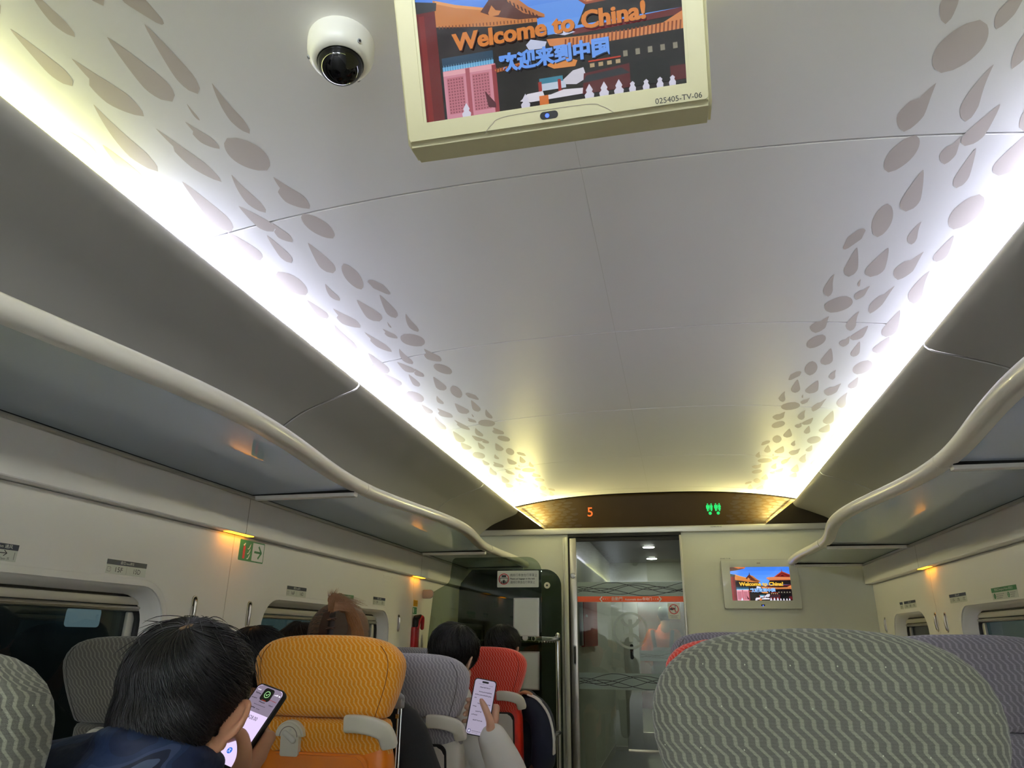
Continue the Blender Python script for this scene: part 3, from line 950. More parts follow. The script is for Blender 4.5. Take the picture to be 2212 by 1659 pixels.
# door posts
for nm, x0, x1, m in (('trim_12', -0.872, -0.846, 'endwall'), ('trim_13', -0.846, -0.838, 'darkgap'), ('trim_14', 0.046, 0.064, 'alulight')):
    bm = BM(); box(bm, x0, x1, 5.772 if m != 'darkgap' else 5.79, 5.845, 0, H + 0.786, 0.004 if m != 'darkgap' else 0)
    tag(obj(nm, bm, M_[m], None, True, 40), kind='structure')
bm = BM(); box(bm, -0.884, -0.872, 5.776, 5.80, 0, H + 0.786, 0.003)
tag(obj('trim_15', bm, M_['alulight'], None, True, 40), kind='structure')

# vestibule shell
bm = BM()
box(bm, -0.86, -0.80, 5.9, 9.1, 0, H + 0.92)
tag(obj('wall_vestibule_left', bm, mat('vestibule_wall', '#b9baad', 0.5, var=0.05), None, False), kind='structure')
bm = BM(); box(bm, 0.95, 1.0, 5.9, 9.1, 0, H + 0.92)
tag(obj('wall_vestibule_right', bm, bpy.data.materials['vestibule_wall'], None, False), kind='structure')
bm = BM(); box(bm, -0.86, 1.0, 5.9, 9.1, H + 0.90, H + 0.94)
tag(obj('ceiling_vestibule', bm, mat('vestibule_ceiling', '#6d6d68', 0.5), None, False), kind='structure')
bm = BM(); box(bm, -1.2, 1.2, 5.84, 14.5, -0.05, 0.0)
tag(obj('floor_vestibule', bm, mat('vestibule_floor', '#6a6c6a', 0.3, var=0.1), None, False), kind='structure')
bm = BM(); box(bm, -0.80, -0.66, 9.05, 9.1, 0, H + 0.90); box(bm, 0.5, 0.95, 9.05, 9.1, 0, H + 0.9); box(bm, -0.66, 0.5, 9.05, 9.1, H + 0.62, H + 0.9)
tag(obj('wall_vestibule_end', bm, bpy.data.materials['vestibule_wall'], None, False), kind='structure')
bm = BM(); box(bm, -0.80, -0.66, 9.02, 9.05, 0.0, 0.05, 0.004); box(bm, -0.80, -0.795, 5.95, 9.05, 0.0, 0.08)
tag(obj('baseboard_vestibule', bm, M_['alulight'], None, False), kind='structure')
# inner sliding door at the far end of the vestibule
d2 = empty('door_2', on_end(-0.09, -0.28, 9.06), kind='structure')
d2['label'] = 'far sliding glass door at the end of the vestibule'
bm = BM(); box(bm, -0.57, -0.39, -0.90, 0.90, -0.02, 0.02, 0.004); box(bm, -0.39, 0.6, -0.90, -0.72, -0.02, 0.02, 0.004)
obj('stile', bm, M_['alulight'], d2, True, 40)
bm = BM(); box(bm, -0.39, 0.6, -0.72, 0.90, -0.004, 0.004); obj('glass', bm, M_['doorglass'], d2, False)
bm = BM(); poly(bm, rrect(-0.39, 0.6, 0.045, 0.16), 0.006); obj('frosted_band', bm, M_['frost'], d2, False)
bm = BM()
for k in range(4):
    pts = [(-0.38 + 0.96 * i / 40, 0.10 + 0.012 * (k - 1.5) + 0.028 * math.sin(i / 40 * PI * 2.6 + k * 1.3)) for i in range(41)]
    stroke(bm, pts, 0.004, 0.0068)
obj('wave_lines', bm, M_['ink'], d2, False)
bm = BM(); poly(bm, rrect(-0.50, -0.46, 0.06, 0.23, 0.018), 0.0206); obj('handle_slot', bm, M_['darkgap'], d2, False)
# red cabinet on the vestibule wall
rc = empty('red_cabinet', (-0.80, 6.65, H + 0.12), 'red panel on the vestibule wall behind the sliding door glass', 'cabinet')
bm = BM(); box(bm, 0, 0.03, -0.50, 0.52, -0.18, 0.26, 0.006)
obj('door_panel', bm, M_['redgloss'], rc, True, 40)
bm = BM(); box(bm, 0.0, 0.022, -0.60, -0.505, -0.17, 0.26, 0.004)
obj('side_plate', bm, M_['greyplastic'], rc, True, 40)
bm = BM(); box(bm, 0.03, 0.033, -0.40, -0.28, 0.06, 0.08, 0.001); obj('latch', bm, M_['alu'], rc, False)
m_dl = emit('downlight_lens', DOWNLIGHT[0], DOWNLIGHT[1], True)
for x, y, lab in ((-0.252, 7.45, 'nearer round white downlight in the vestibule ceiling seen through the door'), (-0.26, 8.55, 'farther round white downlight in the vestibule ceiling seen through the door')):
    r = empty('downlight', (x, y, H + 0.90), lab, 'light', 'vestibule downlights')
    bm = BM(); cyl(bm, (0, 0, -0.006), (0, 0, 1), 0.065, 0.006, 28, bev=0.002); obj('rim', bm, M_['white'], r, True)
    bm = BM(); cyl(bm, (0, 0, -0.009), (0, 0, 1), 0.055, 0.003, 28); obj('lens', bm, m_dl, r, True)

# next carriage seen through both doors
bm = BM()
box(bm, -1.5, -1.45, 9.1, 14.5, 0, H + 1.0); box(bm, 1.3, 1.35, 9.1, 14.5, 0, H + 1.0)
tag(obj('wall_next_car', bm, mat('next_car_wall', '#7d7a70', 0.6), None, False), kind='structure')
bm = BM(); box(bm, -1.5, 1.35, 9.1, 14.5, H + 0.98, H + 1.02); box(bm, -1.5, 1.35, 14.5, 14.55, 0, H + 1.02)
tag(obj('ceiling_next_car', bm, mat('next_car_ceiling', '#5a4038', 0.6), None, False), kind='structure')
bm = BM(); box(bm, -0.95, -0.90, 9.4, 14.3, H + 0.90, H + 0.92)
tl = obj('light_tube', bm, emit('next_car_light', (1.0, 0.93, 0.7), 150.0, True), None, False)
tag(tl, 'yellow light tube along the ceiling of the next carriage behind the far door', 'light')
bm = BM(); box(bm, -0.30, -0.10, 12.0, 12.1, H + 0.44, H + 0.50, 0.02)
tag(obj('lit_box', bm, emit('next_car_lamp', (1.0, 0.95, 0.7), 1.6, True), None, True), 'small warm lit box beyond the far door, above the orange-clad person', 'light')

# ================================================================== GLASS PARTITIONS AND LUGGAGE RACK
def glass_sheet(name, Y, pts, label, m):
    root = empty(name, on_end(0, 0, Y), label, 'partition', 'tinted glass partitions')
    bm = BM(); poly(bm, pts, 0.004, 0.008)
    obj('glass', bm, m, root, False)
    return root
def arc(cx, cy, r, a0, a1, n=8):
    return [(cx + r * math.cos(math.radians(a0 + (a1 - a0) * i / n)), cy + r * math.sin(math.radians(a0 + (a1 - a0) * i / n))) for i in range(n + 1)]
g1 = glass_sheet('glass_partition', 4.85, [(-1.725, -1.08)] + [(-0.893, -1.08)] + arc(-0.993, 0.43, 0.10, 0, 90) + arc(-1.50, 0.50, 0.03, 90, 170) + arc(-1.60, 0.40, 0.06, 10, -70)[::1] + [(-1.66, 0.30), (-1.685, 0.0)],
                 'front tinted green glass partition of the luggage bay, with a baggage sign on it', M_['greenglass'])
bm = BM(); cyl(bm, (-1.685, 0.285, 0.002), (0, 0, 1), 0.030, 0.014, 24, bev=0.003); box(bm, -1.735, -1.69, 0.255, 0.315, -0.012, 0.015, 0.004)
obj('wall_clamp', bm, M_['greyplastic'], g1, True, 40)
bm = BM(); cyl(bm, (-1.003, 0.004, 0.004), (0, 0, 1), 0.019, 0.010, 24, bev=0.003); obj('clamp_button', bm, M_['alulight'], g1, True, 40)
g2 = glass_sheet('glass_partition', 5.60, [(-1.72, -1.08), (-0.874, -1.08)] + arc(-1.004, 0.385, 0.13, 0, 90) + [(-1.60, 0.515), (-1.70, 0.40)],
                 'rear tinted green glass partition of the luggage bay, against the cream end wall', M_['greenglass2'])
bm = BM(); cyl(bm, (-0.985, 0.392, 0.004), (0, 0, 1), 0.024, 0.010, 28, bev=0.003); obj('clamp_button', bm, M_['ivory'], g2, True, 40)
bm = BM(); cyl(bm, (-0.985, 0.392, 0.0142), (0, 0, 1), 0.008, 0.001, 16); obj('button_hole', bm, M_['darkgap'], g2, True, 40)

rk = empty('luggage_rack', (-1.30, 5.22, 0), 'steel floor luggage rack with two barred shelves between the tinted partitions', 'luggage rack')
def rel(bm, o=(-1.30, 5.22, 0)): bmesh.ops.translate(bm, vec=[-v for v in o], verts=bm.verts[:])
for (px, py) in ((-0.905, 5.585), (-0.905, 4.90), (-1.66, 5.585), (-1.66, 4.90)):
    if py < 5 and px > -1: continue
    bm = BM(); tube(bm, [(px, py, 0.0), (px, py, H + 0.03)], 0.020, 16); rel(bm); obj('post', bm, M_['chrome'], rk, True)
for zs in (H - 0.0, H - 0.64):
    bm = BM()
    tube(bm, [(-0.905, 5.585, zs), (-0.93, 5.25, zs), (-0.96, 4.92, zs)], 0.020, 14); rel(bm); obj('front_bar', bm, M_['chrome'], rk, True)
    bm = BM()
    for i in range(7):
        y = 4.93 + i * 0.107
        tube(bm, [(-1.68, y, zs - 0.02), (-0.93, y, zs - 0.02)], 0.009, 8)
    rel(bm); obj('shelf_grid', bm, M_['chrome'], rk, True)
# framed white boards behind the front partition
for z0, z1, lab in ((0.020, 0.252, 'upper white framed board on the dark glass partition, under the baggage sign'), (-0.307, -0.086, 'lower white framed board on the dark glass partition, right of the red seat')):
    r = empty('notice_board', on_end(-0.995, (z0 + z1) / 2, 4.838), lab, 'board', 'white framed boards')
    w, h = 0.163, z1 - z0
    bm = BM(); poly(bm, rrect(-w / 2, w / 2, -h / 2, h / 2), 0.002, 0.004); obj('sheet', bm, M_['paper'], r, False)
    fr = plate(rrect(-w / 2 - 0.006, w / 2 + 0.006, -h / 2 - 0.006, h / 2 + 0.006), [rrect(-w / 2 + 0.002, w / 2 - 0.002, -h / 2 + 0.002, h / 2 - 0.002)], 0.008)
    obj('border', fr, M_['alu'], r, False)
# baggage sign
bs = empty('baggage_sign', on_end(-1.056, 0.383, 4.842), 'white sign asking to put baggage on the rack, red ring symbol, on the tinted partition', 'sign')
bm = BM(); poly(bm, rrect(-0.145, 0.145, -0.055, 0.055, 0.006), 0.001, 0.002); obj('backing', bm, M_['paper'], bs, False)
bm = BM(); ringpoly(bm, -0.098, 0, 0.031, 0.037, 0.0016, 36); obj('red_ring', bm, M_['inkred'], bs, False)
bm = BM()
poly(bm, rrect(-0.114, -0.082, 0.012, 0.026, 0.002), 0.0016); poly(bm, rrect(-0.126, -0.070, 0.004, 0.008), 0.0016)
stroke(bm, [(-0.124, 0.004), (-0.124, -0.022)], 0.003, 0.0016); stroke(bm, [(-0.072, 0.004), (-0.072, -0.022)], 0.003, 0.0016)
poly(bm, rrect(-0.106, -0.090, -0.030, -0.008, 0.002), 0.0016); poly(bm, rrect(-0.116, -0.109, -0.030, -0.014, 0.001), 0.0016); poly(bm, rrect(-0.087, -0.080, -0.030, -0.014, 0.001), 0.0016)
stroke(bm, [(-0.101, -0.008), (-0.101, -0.003), (-0.095, -0.003), (-0.095, -0.008)], 0.0016, 0.0016)
obj('luggage_symbol', bm, M_['ink'], bs, False)
text(bs, '請將行李放在行李架上', 0.040, 0.024, 0.0016, 0.021, M_['ink'], width=0.190)
text(bs, 'Please put baggage on the rack', 0.032, 0.001, 0.0016, 0.0145, M_['ink'], width=0.172, bold=0.0004)
text(bs, '请将行李放在行李架上', 0.034, -0.023, 0.0016, 0.020, M_['ink'], width=0.172)

# ================================================================== SCREENS
def P(hexcol, s=1.0):
    k = 'px_' + hexcol.strip('#') + '_%d' % int(s * 100)
    return bpy.data.materials.get(k) or screen_mat(k, hexcol, s)
def temple_picture(W, Hh, st):
    """flat picture shown on the displays: a sunny palace court"""
    mats, bm = [], BM()
    def col(c):
        m = P(c, st)
        if m not in mats: mats.append(m)
        return mats.index(m)
    lay = [0.0004]
    def pg(c, pts):
        lay[0] += 0.000004
        poly(bm, [((u - 0.5) * W, (v - 0.5) * Hh) for u, v in pts], lay[0], 0, col(c))
    def rc(c, u0, u1, v0, v1): pg(c, [(u0, v0), (u1, v0), (u1, v1), (u0, v1)])
    for i, c in enumerate(('#69a4fb', '#5f9cf9', '#5593f6', '#4b8af2', '#3f7fec')):
        rc(c, 0, 1, 0.4 + i * 0.12, 0.4 + (i + 1) * 0.12)
    rc('#1c1513', 0, 1, 0, 0.44)
    # corner roof tip top left
    pg('#4a2018', [(0, 1), (0.26, 1), (0.24, 0.95), (0.10, 0.90), (0, 0.88)])
    pg('#d46a33', [(0.06, 1), (0.265, 1), (0.255, 0.955), (0.14, 0.96)])
    # left long roof
    pg('#241813', [(0.07, 0.62), (0.47, 0.54), (0.47, 0.36), (0.07, 0.36)])
    pg('#d2843e', [(0.07, 0.79), (0.16, 0.73), (0.30, 0.665), (0.47, 0.58), (0.47, 0.535), (0.30, 0.555), (0.07, 0.615)])
    pg('#f0a45a', [(0.08, 0.785), (0.16, 0.735), (0.30, 0.67), (0.30, 0.655), (0.16, 0.715), (0.08, 0.765)])
    for i in range(28):
        u = 0.085 + i * 0.0135
        vt = 0.60 - (u - 0.07) * 0.16
        pg('#7d431d', [(u, vt), (u + 0.004, vt), (u + 0.004, vt + 0.02), (u, vt + 0.02)])
    # gable, middle
    pg('#5c2a18', [(0.255, 0.66), (0.325, 0.79), (0.345, 0.74), (0.43, 0.62), (0.50, 0.555), (0.40, 0.57), (0.30, 0.62)])
    pg('#c2763a', [(0.335, 0.76), (0.385, 0.73), (0.44, 0.64), (0.50, 0.575), (0.50, 0.555), (0.42, 0.605), (0.36, 0.70)])
    for i in range(9):
        u = 0.355 + i * 0.014; v = 0.715 - i * 0.0165
        pg('#4b2213', [(u, v), (u + 0.006, v - 0.004), (u + 0.010, v - 0.03), (u + 0.004, v - 0.028)])
    pg('#3a1c12', [(0.318, 0.78), (0.332, 0.78), (0.328, 0.835), (0.322, 0.835)])
    pg('#d88a45', [(0.285, 0.645), (0.30, 0.69), (0.315, 0.655), (0.335, 0.645), (0.325, 0.62), (0.29, 0.62)])
    # right hall: gable, roof tiers
    pg('#701f1c', [(0.735, 0.70), (0.87, 0.87), (1, 0.77), (1, 0.69)])
    pg('#b5452a', [(0.735, 0.70), (0.87, 0.87), (1, 0.77), (1, 0.745), (0.872, 0.835), (0.76, 0.70)])
    pg('#8f2a22', [(0.81, 0.71), (0.872, 0.80), (0.95, 0.715)])
    pg('#4d1316', [(0.845, 0.715), (0.872, 0.765), (0.915, 0.715)])
    pg('#7a241c', [(0.864, 0.86), (0.878, 0.86), (0.873, 0.93), (0.868, 0.93)])
    pg('#e28b58', [(0.60, 0.665), (0.63, 0.69), (0.735, 0.70), (1, 0.69), (1, 0.615), (0.66, 0.605)])
    pg('#9c4a2c', [(0.60, 0.665), (0.66, 0.605), (1, 0.615), (1, 0.60), (0.655, 0.588)])
    for i in range(26):
        u = 0.655 + i * 0.0132
        pg('#b55f35', [(u, 0.61), (u + 0.005, 0.61), (u + 0.003, 0.69), (u, 0.69)])
    pg('#1d1416', [(0.655, 0.59), (1, 0.60), (1, 0.47), (0.62, 0.47)])
    pg('#6b1f22', [(0.60, 0.45), (1, 0.47), (1, 0.43), (0.60, 0.415)])
    pg('#dd8c4e', [(0.50, 0.415), (0.62, 0.40), (0.80, 0.385), (0.93, 0.395), (1, 0.45), (1, 0.335), (0.66, 0.33), (0.56, 0.345), (0.51, 0.37)])
    for i in range(30):
        u = 0.565 + i * 0.0145
        pg('#8a4522', [(u, 0.335), (u + 0.006, 0.335), (u + 0.010, 0.395), (u + 0.004, 0.395)])
    pg('#150f12', [(0.62, 0.335), (1, 0.34), (1, 0.12), (0.62, 0.12)])
    # white sky patches between the roofs
    pg('#cfd5f0', [(0.42, 0.40), (0.44, 0.43), (0.50, 0.40), (0.49, 0.36), (0.43, 0.365)])
    pg('#d8dcf6', [(0.53, 0.44), (0.58, 0.455), (0.61, 0.43), (0.57, 0.42)])
    # left: red column, frieze, pink lattice wall
    rc('#6d1713', 0.0, 0.075, 0, 0.72)
    rc('#8b211a', 0.008, 0.03, 0, 0.70)
    pg('#30302f', [(0.0, 0.72), (0.08, 0.72), (0.085, 0.77), (0.0, 0.80)])
    rc('#21445c', 0.085, 0.29, 0.335, 0.405)
    rc('#5fa7d8', 0.085, 0.29, 0.318, 0.345)
    for i in range(20):
        u = 0.088 + i * 0.0102
        pg('#8fd0f0', [(u, 0.318), (u + 0.005, 0.318), (u + 0.0025, 0.36)])
    rc('#d98fa0', 0.085, 0.295, 0, 0.318)
    rc('#f0b0b8', 0.085, 0.29, 0.285, 0.315)
    rc('#b25a66', 0.175, 0.192, 0, 0.315); rc('#9a3c42', 0.28, 0.297, 0, 0.31)
    for u0, u1 in ((0.098, 0.165), (0.20, 0.268)):
        rc('#c77785', u0, u1, 0.03, 0.27)
        for i in range(6):
            for j in range(12):
                u = u0 + (u1 - u0) * (i + 0.25) / 6; v = 0.035 + 0.235 * j / 12
                rc('#93525e', u, u + (u1 - u0) / 12, v, v + 0.010)
    pg('#5a2530', [(0.245, 0.15), (0.285, 0.06), (0.285, 0.03), (0.255, 0.04)])
    # centre: dark gate with blue frieze, pale stone
    pg('#d07a3c', [(0.29, 0.275), (0.42, 0.30), (0.42, 0.285), (0.30, 0.255)])
    for i in range(12):
        u = 0.296 + i * 0.0105
        pg('#7b3a1c', [(u, 0.255), (u + 0.005, 0.255), (u + 0.007, 0.285), (u + 0.002, 0.285)])
    pg('#e09045', [(0.49, 0.25), (0.56, 0.285), (0.61, 0.25), (0.60, 0.215), (0.52, 0.22)])
    rc('#3b86a0', 0.46, 0.55, 0.135, 0.17)
    rc('#c9d6e8', 0.46, 0.56, 0.09, 0.135); rc('#a5332c', 0.455, 0.468, 0.05, 0.15); rc('#a5332c', 0.53, 0.542, 0.05, 0.15)
    pg('#d7d4e0', [(0.55, 0.14), (0.59, 0.19), (0.63, 0.20), (0.64, 0.13), (0.60, 0.10), (0.56, 0.11)])
    pg('#e8e4ee', [(0.38, 0.045), (0.41, 0.085), (0.47, 0.09), (0.475, 0.06), (0.50, 0.06), (0.55, 0.08), (0.63, 0.07), (0.63, 0.035), (0.42, 0.03)])
    rc('#df7a35', 0.455, 0.49, 0.0, 0.06)
    # right: dark gate, red wall, ornament
    pg('#5a1a20', [(0.63, 0.16), (0.80, 0.18), (0.80, 0.03), (0.62, 0.03)])
    pg('#2c2a33', [(0.64, 0.145), (0.77, 0.16), (0.80, 0.12), (0.62, 0.10)])
    for i in range(4):
        rc('#b9a079', 0.655 + i * 0.032, 0.672 + i * 0.032, 0.19, 0.215)
    rc('#c4432c', 0.65, 0.77, 0.225, 0.235)
    for i in range(5):
        rc('#8d8774', 0.78 + i * 0.045, 0.796 + i * 0.045, 0.225, 0.262)
    pg('#0c0a0d', [(0.80, 0.03), (0.80, 0.13), (0.83, 0.18), (0.88, 0.20), (0.93, 0.17), (0.945, 0.12), (0.945, 0.03)])
    rc('#591820', 0.945, 1.0, 0.03, 0.12)
    # white carved baluster knobs
    for u in (0.165, 0.40, 0.645, 0.70, 0.755, 0.805, 0.855, 0.905, 0.95):
        k = 1.0 if u < 0.8 else 0.7
        pg('#dfdcec', [(u - 0.016 * k, 0), (u + 0.016 * k, 0), (u + 0.018 * k, 0.022), (u + 0.010 * k, 0.038), (u + 0.014 * k, 0.05), (u + 0.002, 0.085 * k + 0.005), (u - 0.012 * k, 0.052), (u - 0.009 * k, 0.038), (u - 0.018 * k, 0.022)])
    me = bpy.data.meshes.new('palace_picture')
    bm.to_mesh(me); bm.free()
    return me, mats
SWID, SHGT = 0.432, 0.246
m_pic = {}
def screen_content(parent, st, ty, tb):
    me, mats = temple_picture(SWID, SHGT, st)
    s = obj('display', me, mats, parent, False)
    for dx, dy, m, z in ((0.0016, -0.0014, P('#33160a', st), 0.0036), (-0.0006, 0, P(ty, st), 0.0038), (0.0006, 0, P(ty, st), 0.0039)):
        text(s, 'Welcome to China!', 0.003 + dx, -0.004 + dy, z, 0.037, m, width=0.317, bold=0.0011)
    for dx, dy, m, z in ((0.0016, -0.0014, P('#101a3a', st), 0.0036), (-0.0005, 0, P(tb, st), 0.0038), (0.0005, 0.0003, P(tb, st), 0.0039)):
        text(s, '欢迎来到中国', 0.010 + dx, -0.050 + dy, z, 0.030, m, width=0.181, bold=0.0010)
    return s
# near ceiling monitor, tilted down towards the seats
ty, tz = -0.4462, 0.8949
mon = empty('ceiling_monitor', frame((-0.1488, 0.930, H + 0.797), (1, 0, 0), (0, ty, tz)), 'cream ceiling monitor near the camera showing a welcome picture', 'monitor')
bm = BM()
hw = 0.2545
outl = [(-hw, 0.0), (hw, 0.0), (hw, 0.325), (-hw, 0.325)]
# body: a prism from the bezel back to a horizontal underside
n = Vector((0, -tz, ty))       # screen normal in world = (0,-0.895,-0.446)
F = mon.matrix_world.inverted()
def wl(x, y, z): return F @ Vector((x, y, z))
b0 = mon.matrix_world @ Vector((0, 0, 0)); t0 = mon.matrix_world @ Vector((0, 0.325, 0))
cx = -0.1488
prof = [(b0.y, b0.z), (t0.y, t0.z), (t0.y + 0.10, t0.z + 0.012), (b0.y + 0.13, t0.z + 0.012), (b0.y + 0.058, b0.z + 0.006)]
rows = []
for x in (-hw, hw):
    rows.append([wl(cx + x, y, z) for y, z in prof])
loft(bm, rows, True, True)
bmesh.ops.bevel(bm, geom=bm.edges[:], offset=0.006, segments=3, affect='EDGES')
obj('housing', bm, M_['cream'], mon, True, 40)
fr = plate(rrect(-hw + 0.006, hw - 0.006, 0.006, 0.319, 0.006), [rrect(-0.221 + 0.001, 0.221 + 0.001, 0.030, 0.285, 0.008)], 0.006)
fr.transform(Matrix.Translation((0, 0, 0.002)))
obj('bezel', fr, M_['cream'], mon, False)
g = plate(rrect(-0.224, 0.226, 0.028, 0.288, 0.008), [rrect(-0.215, 0.217, 0.0345, 0.2805)], 0.003)
g.transform(Matrix.Translation((0, 0, 0.0022)))
obj('screen_surround', g, M_['cream'], mon, False)
ds = screen_content(mon, 0.62, '#e0862f', '#6fa6ff')
ds.location = (0.001, 0.0345 + SHGT / 2, 0.0012)
bm = BM(); poly(bm, rrect(-0.0195, 0.0105, 0.0105, 0.0225, 0.006), 0.0058, 0.001); obj('sensor_window', bm, M_['black'], mon, False)
bm = BM(); poly(bm, disc(-0.0075, 0.0160, 0.0034), 0.0062); obj('standby_led', bm, emit('led_blue', (0.05, 0.10, 1.0), 3.0, True), mon, False)
bm = BM(); stroke(bm, [(v.x, v.y) for v in bez([(-0.115, 0.002, 0), (-0.102, 0.014, 0), (-0.075, 0.0245, 0), (0.055, 0.0245, 0), (0.082, 0.018, 0), (0.100, 0.006, 0)], 6)], 0.0009, 0.0056)
obj('moulded_line', bm, M_['soffit'], mon, False)
text(mon, '025405-TV-06', 0.203, 0.0125, 0.0057, 0.0122, M_['ink'], width=0.072)
# picture on the back of the housing for the opposite seats
bm = BM()
# far wall screen
tv = empty('wall_screen', on_end(0.6255, 0.408, 5.784), 'small flush screen on the cream end wall right of the door', 'screen')
fr = plate(rrect(-0.277, 0.277, -0.179, 0.179, 0.012), [rrect(-0.216, 0.216, -0.121, 0.125, 0.006)], 0.014)
obj('bezel', fr, M_['endwall'], tv, False)
fr = plate(rrect(-0.2785, 0.2785, -0.1805, 0.1805, 0.0135), [rrect(-0.2745, 0.2745, -0.1765, 0.1765, 0.012)], 0.008)
obj('shadow_gap', fr, M_['soffit'], tv, False)
glassm = tinted_glass('screen_cover', '#ffffff', 0.97, rough=0.01, ior=1.38)
bm = BM(); poly(bm, rrect(-0.274, 0.274, -0.176, 0.176, 0.011), 0.0085); obj('cover_glass', bm, glassm, tv, False)
d2s = screen_content(tv, 0.95, '#f7c33c', '#8fc0ff')
d2s.location = (0, 0.002, -0.003)
bm = BM(); poly(bm, rrect(-0.014, 0.014, -0.160, -0.149, 0.005), 0.0088); obj('sensor_window', bm, M_['black'], tv, False)
bm = BM(); poly(bm, disc(0, -0.157, 0.004), 0.0092); obj('standby_led', bm, bpy.data.materials['led_blue'], tv, False)
bm = BM(); poly(bm, rrect(-0.015, 0.012, 0.150, 0.156, 0.002), 0.0088); obj('speaker_slot', bm, M_['soffit'], tv, False)
tn = empty('equipment_number', on_end(0.383, 0.598, 5.784), 'tiny dark equipment number above the left corner of the wall screen', 'number')
text(tn, '025405-TV-08', 0, 0, 0.0005, 0.012, M_['ink'], width=0.075)

# ================================================================== INDICATORS ABOVE THE DOOR
n5 = empty('car_number_display', frame((-0.655, 5.79, H + 0.985), (1, 0, 0), (0, -0.2, 0.98)), 'orange lit number five on the brown panel above the door', 'display')
text(n5, '5', 0, 0, 0.0, 0.105, emit('led_orange', (1.0, 0.17, 0.03), 1.1, True), bold=0.0008)
tw = empty('toilet_indicator', frame((0.33, 5.79, H + 0.985), (1, 0, 0), (0, -0.2, 0.98)), 'two green lit toilet symbols on the brown panel above the door', 'display')
m_grn = emit('led_green', (0.03, 0.72, 0.16), 0.95, True)
for cx, nm in ((-0.031, 'toilet_symbol'), (0.031, 'toilet_symbol')):
    bm = BM()
    for sx in (-1, 1):
        px = cx + sx * 0.014
        poly(bm, disc(px, 0.040, 0.0055, 12), 0)
        poly(bm, [(px - 0.0125, 0.028), (px - 0.009, 0.033), (px + 0.009, 0.033), (px + 0.0125, 0.028), (px + 0.0125, 0.006), (px + 0.008, 0.004), (px + 0.006, -0.016), (px - 0.006, -0.016), (px - 0.008, 0.004), (px - 0.0125, 0.006)] if sx < 0 else
             [(px - 0.008, 0.033), (px + 0.008, 0.033), (px + 0.0125, 0.012), (px + 0.006, 0.012), (px + 0.012, -0.002), (px + 0.006, -0.002), (px + 0.005, -0.016), (px - 0.005, -0.016), (px - 0.006, -0.002), (px - 0.012, -0.002), (px - 0.006, 0.012), (px - 0.0125, 0.012)], 0)
    stroke(bm, [(cx, 0.036), (cx, -0.012)], 0.0025, 0)
    poly(bm, disc(cx + 0.002, -0.032, 0.0125, 18), 0)
    obj(nm, bm, m_grn, tw, False)

# ================================================================== SECURITY CAMERA
cc = empty('security_camera', (-0.575, 0.965, zc(-0.41) - 0.0), 'white dome security camera on the ceiling left of the monitor', 'camera')
cc.rotation_euler = (0, math.radians(-3.5), 0)
def lathe(bm, prof, n=40, mi=0):
    loft(bm, [[(r * math.cos(2 * PI * k / n), r * math.sin(2 * PI * k / n), z) for k in range(n)] for r, z in prof], True, True, mi=mi)
bm = BM(); lathe(bm, [(0.060, 0.004), (0.0635, -0.001), (0.0645, -0.010), (0.0640, -0.030), (0.0615, -0.041), (0.0565, -0.050), (0.0495, -0.0545), (0.0450, -0.0550), (0.0435, -0.053)])
obj('housing', bm, M_['white'], cc, True, 50)
bm = BM()
lathe(bm, [(0.0435 * math.cos(math.radians(a)), -0.054 - 0.040 * math.sin(math.radians(a))) for a in range(0, 90, 9)] + [(0.001, -0.094)])
obj('dome', bm, M_['dome'], cc, True, 80)
bm = BM(); ellipsoid(bm, (0, 0, -0.052), (0.026, 0.026, 0.026)); cyl(bm, (-0.006, -0.014, -0.064), (-0.2, -0.6, -0.7), 0.013, 0.012, 24, bev=0.002)
obj('lens_unit', bm, M_['black'], cc, True, 40)
for a in (200, 330, 80):
    q = math.radians(a)
    bm = BM(); cyl(bm, (0.0585 * math.cos(q), 0.0585 * math.sin(q), -0.042), (math.cos(q), math.sin(q), -0.35), 0.0042, 0.004, 14); cyl(bm, (0.0615 * math.cos(q), 0.0615 * math.sin(q), -0.0432), (math.cos(q), math.sin(q), -0.35), 0.0022, 0.0018, 10, mi=1)
    obj('screw', bm, [M_['greyplastic'], M_['darkgap']], cc, True, 40)

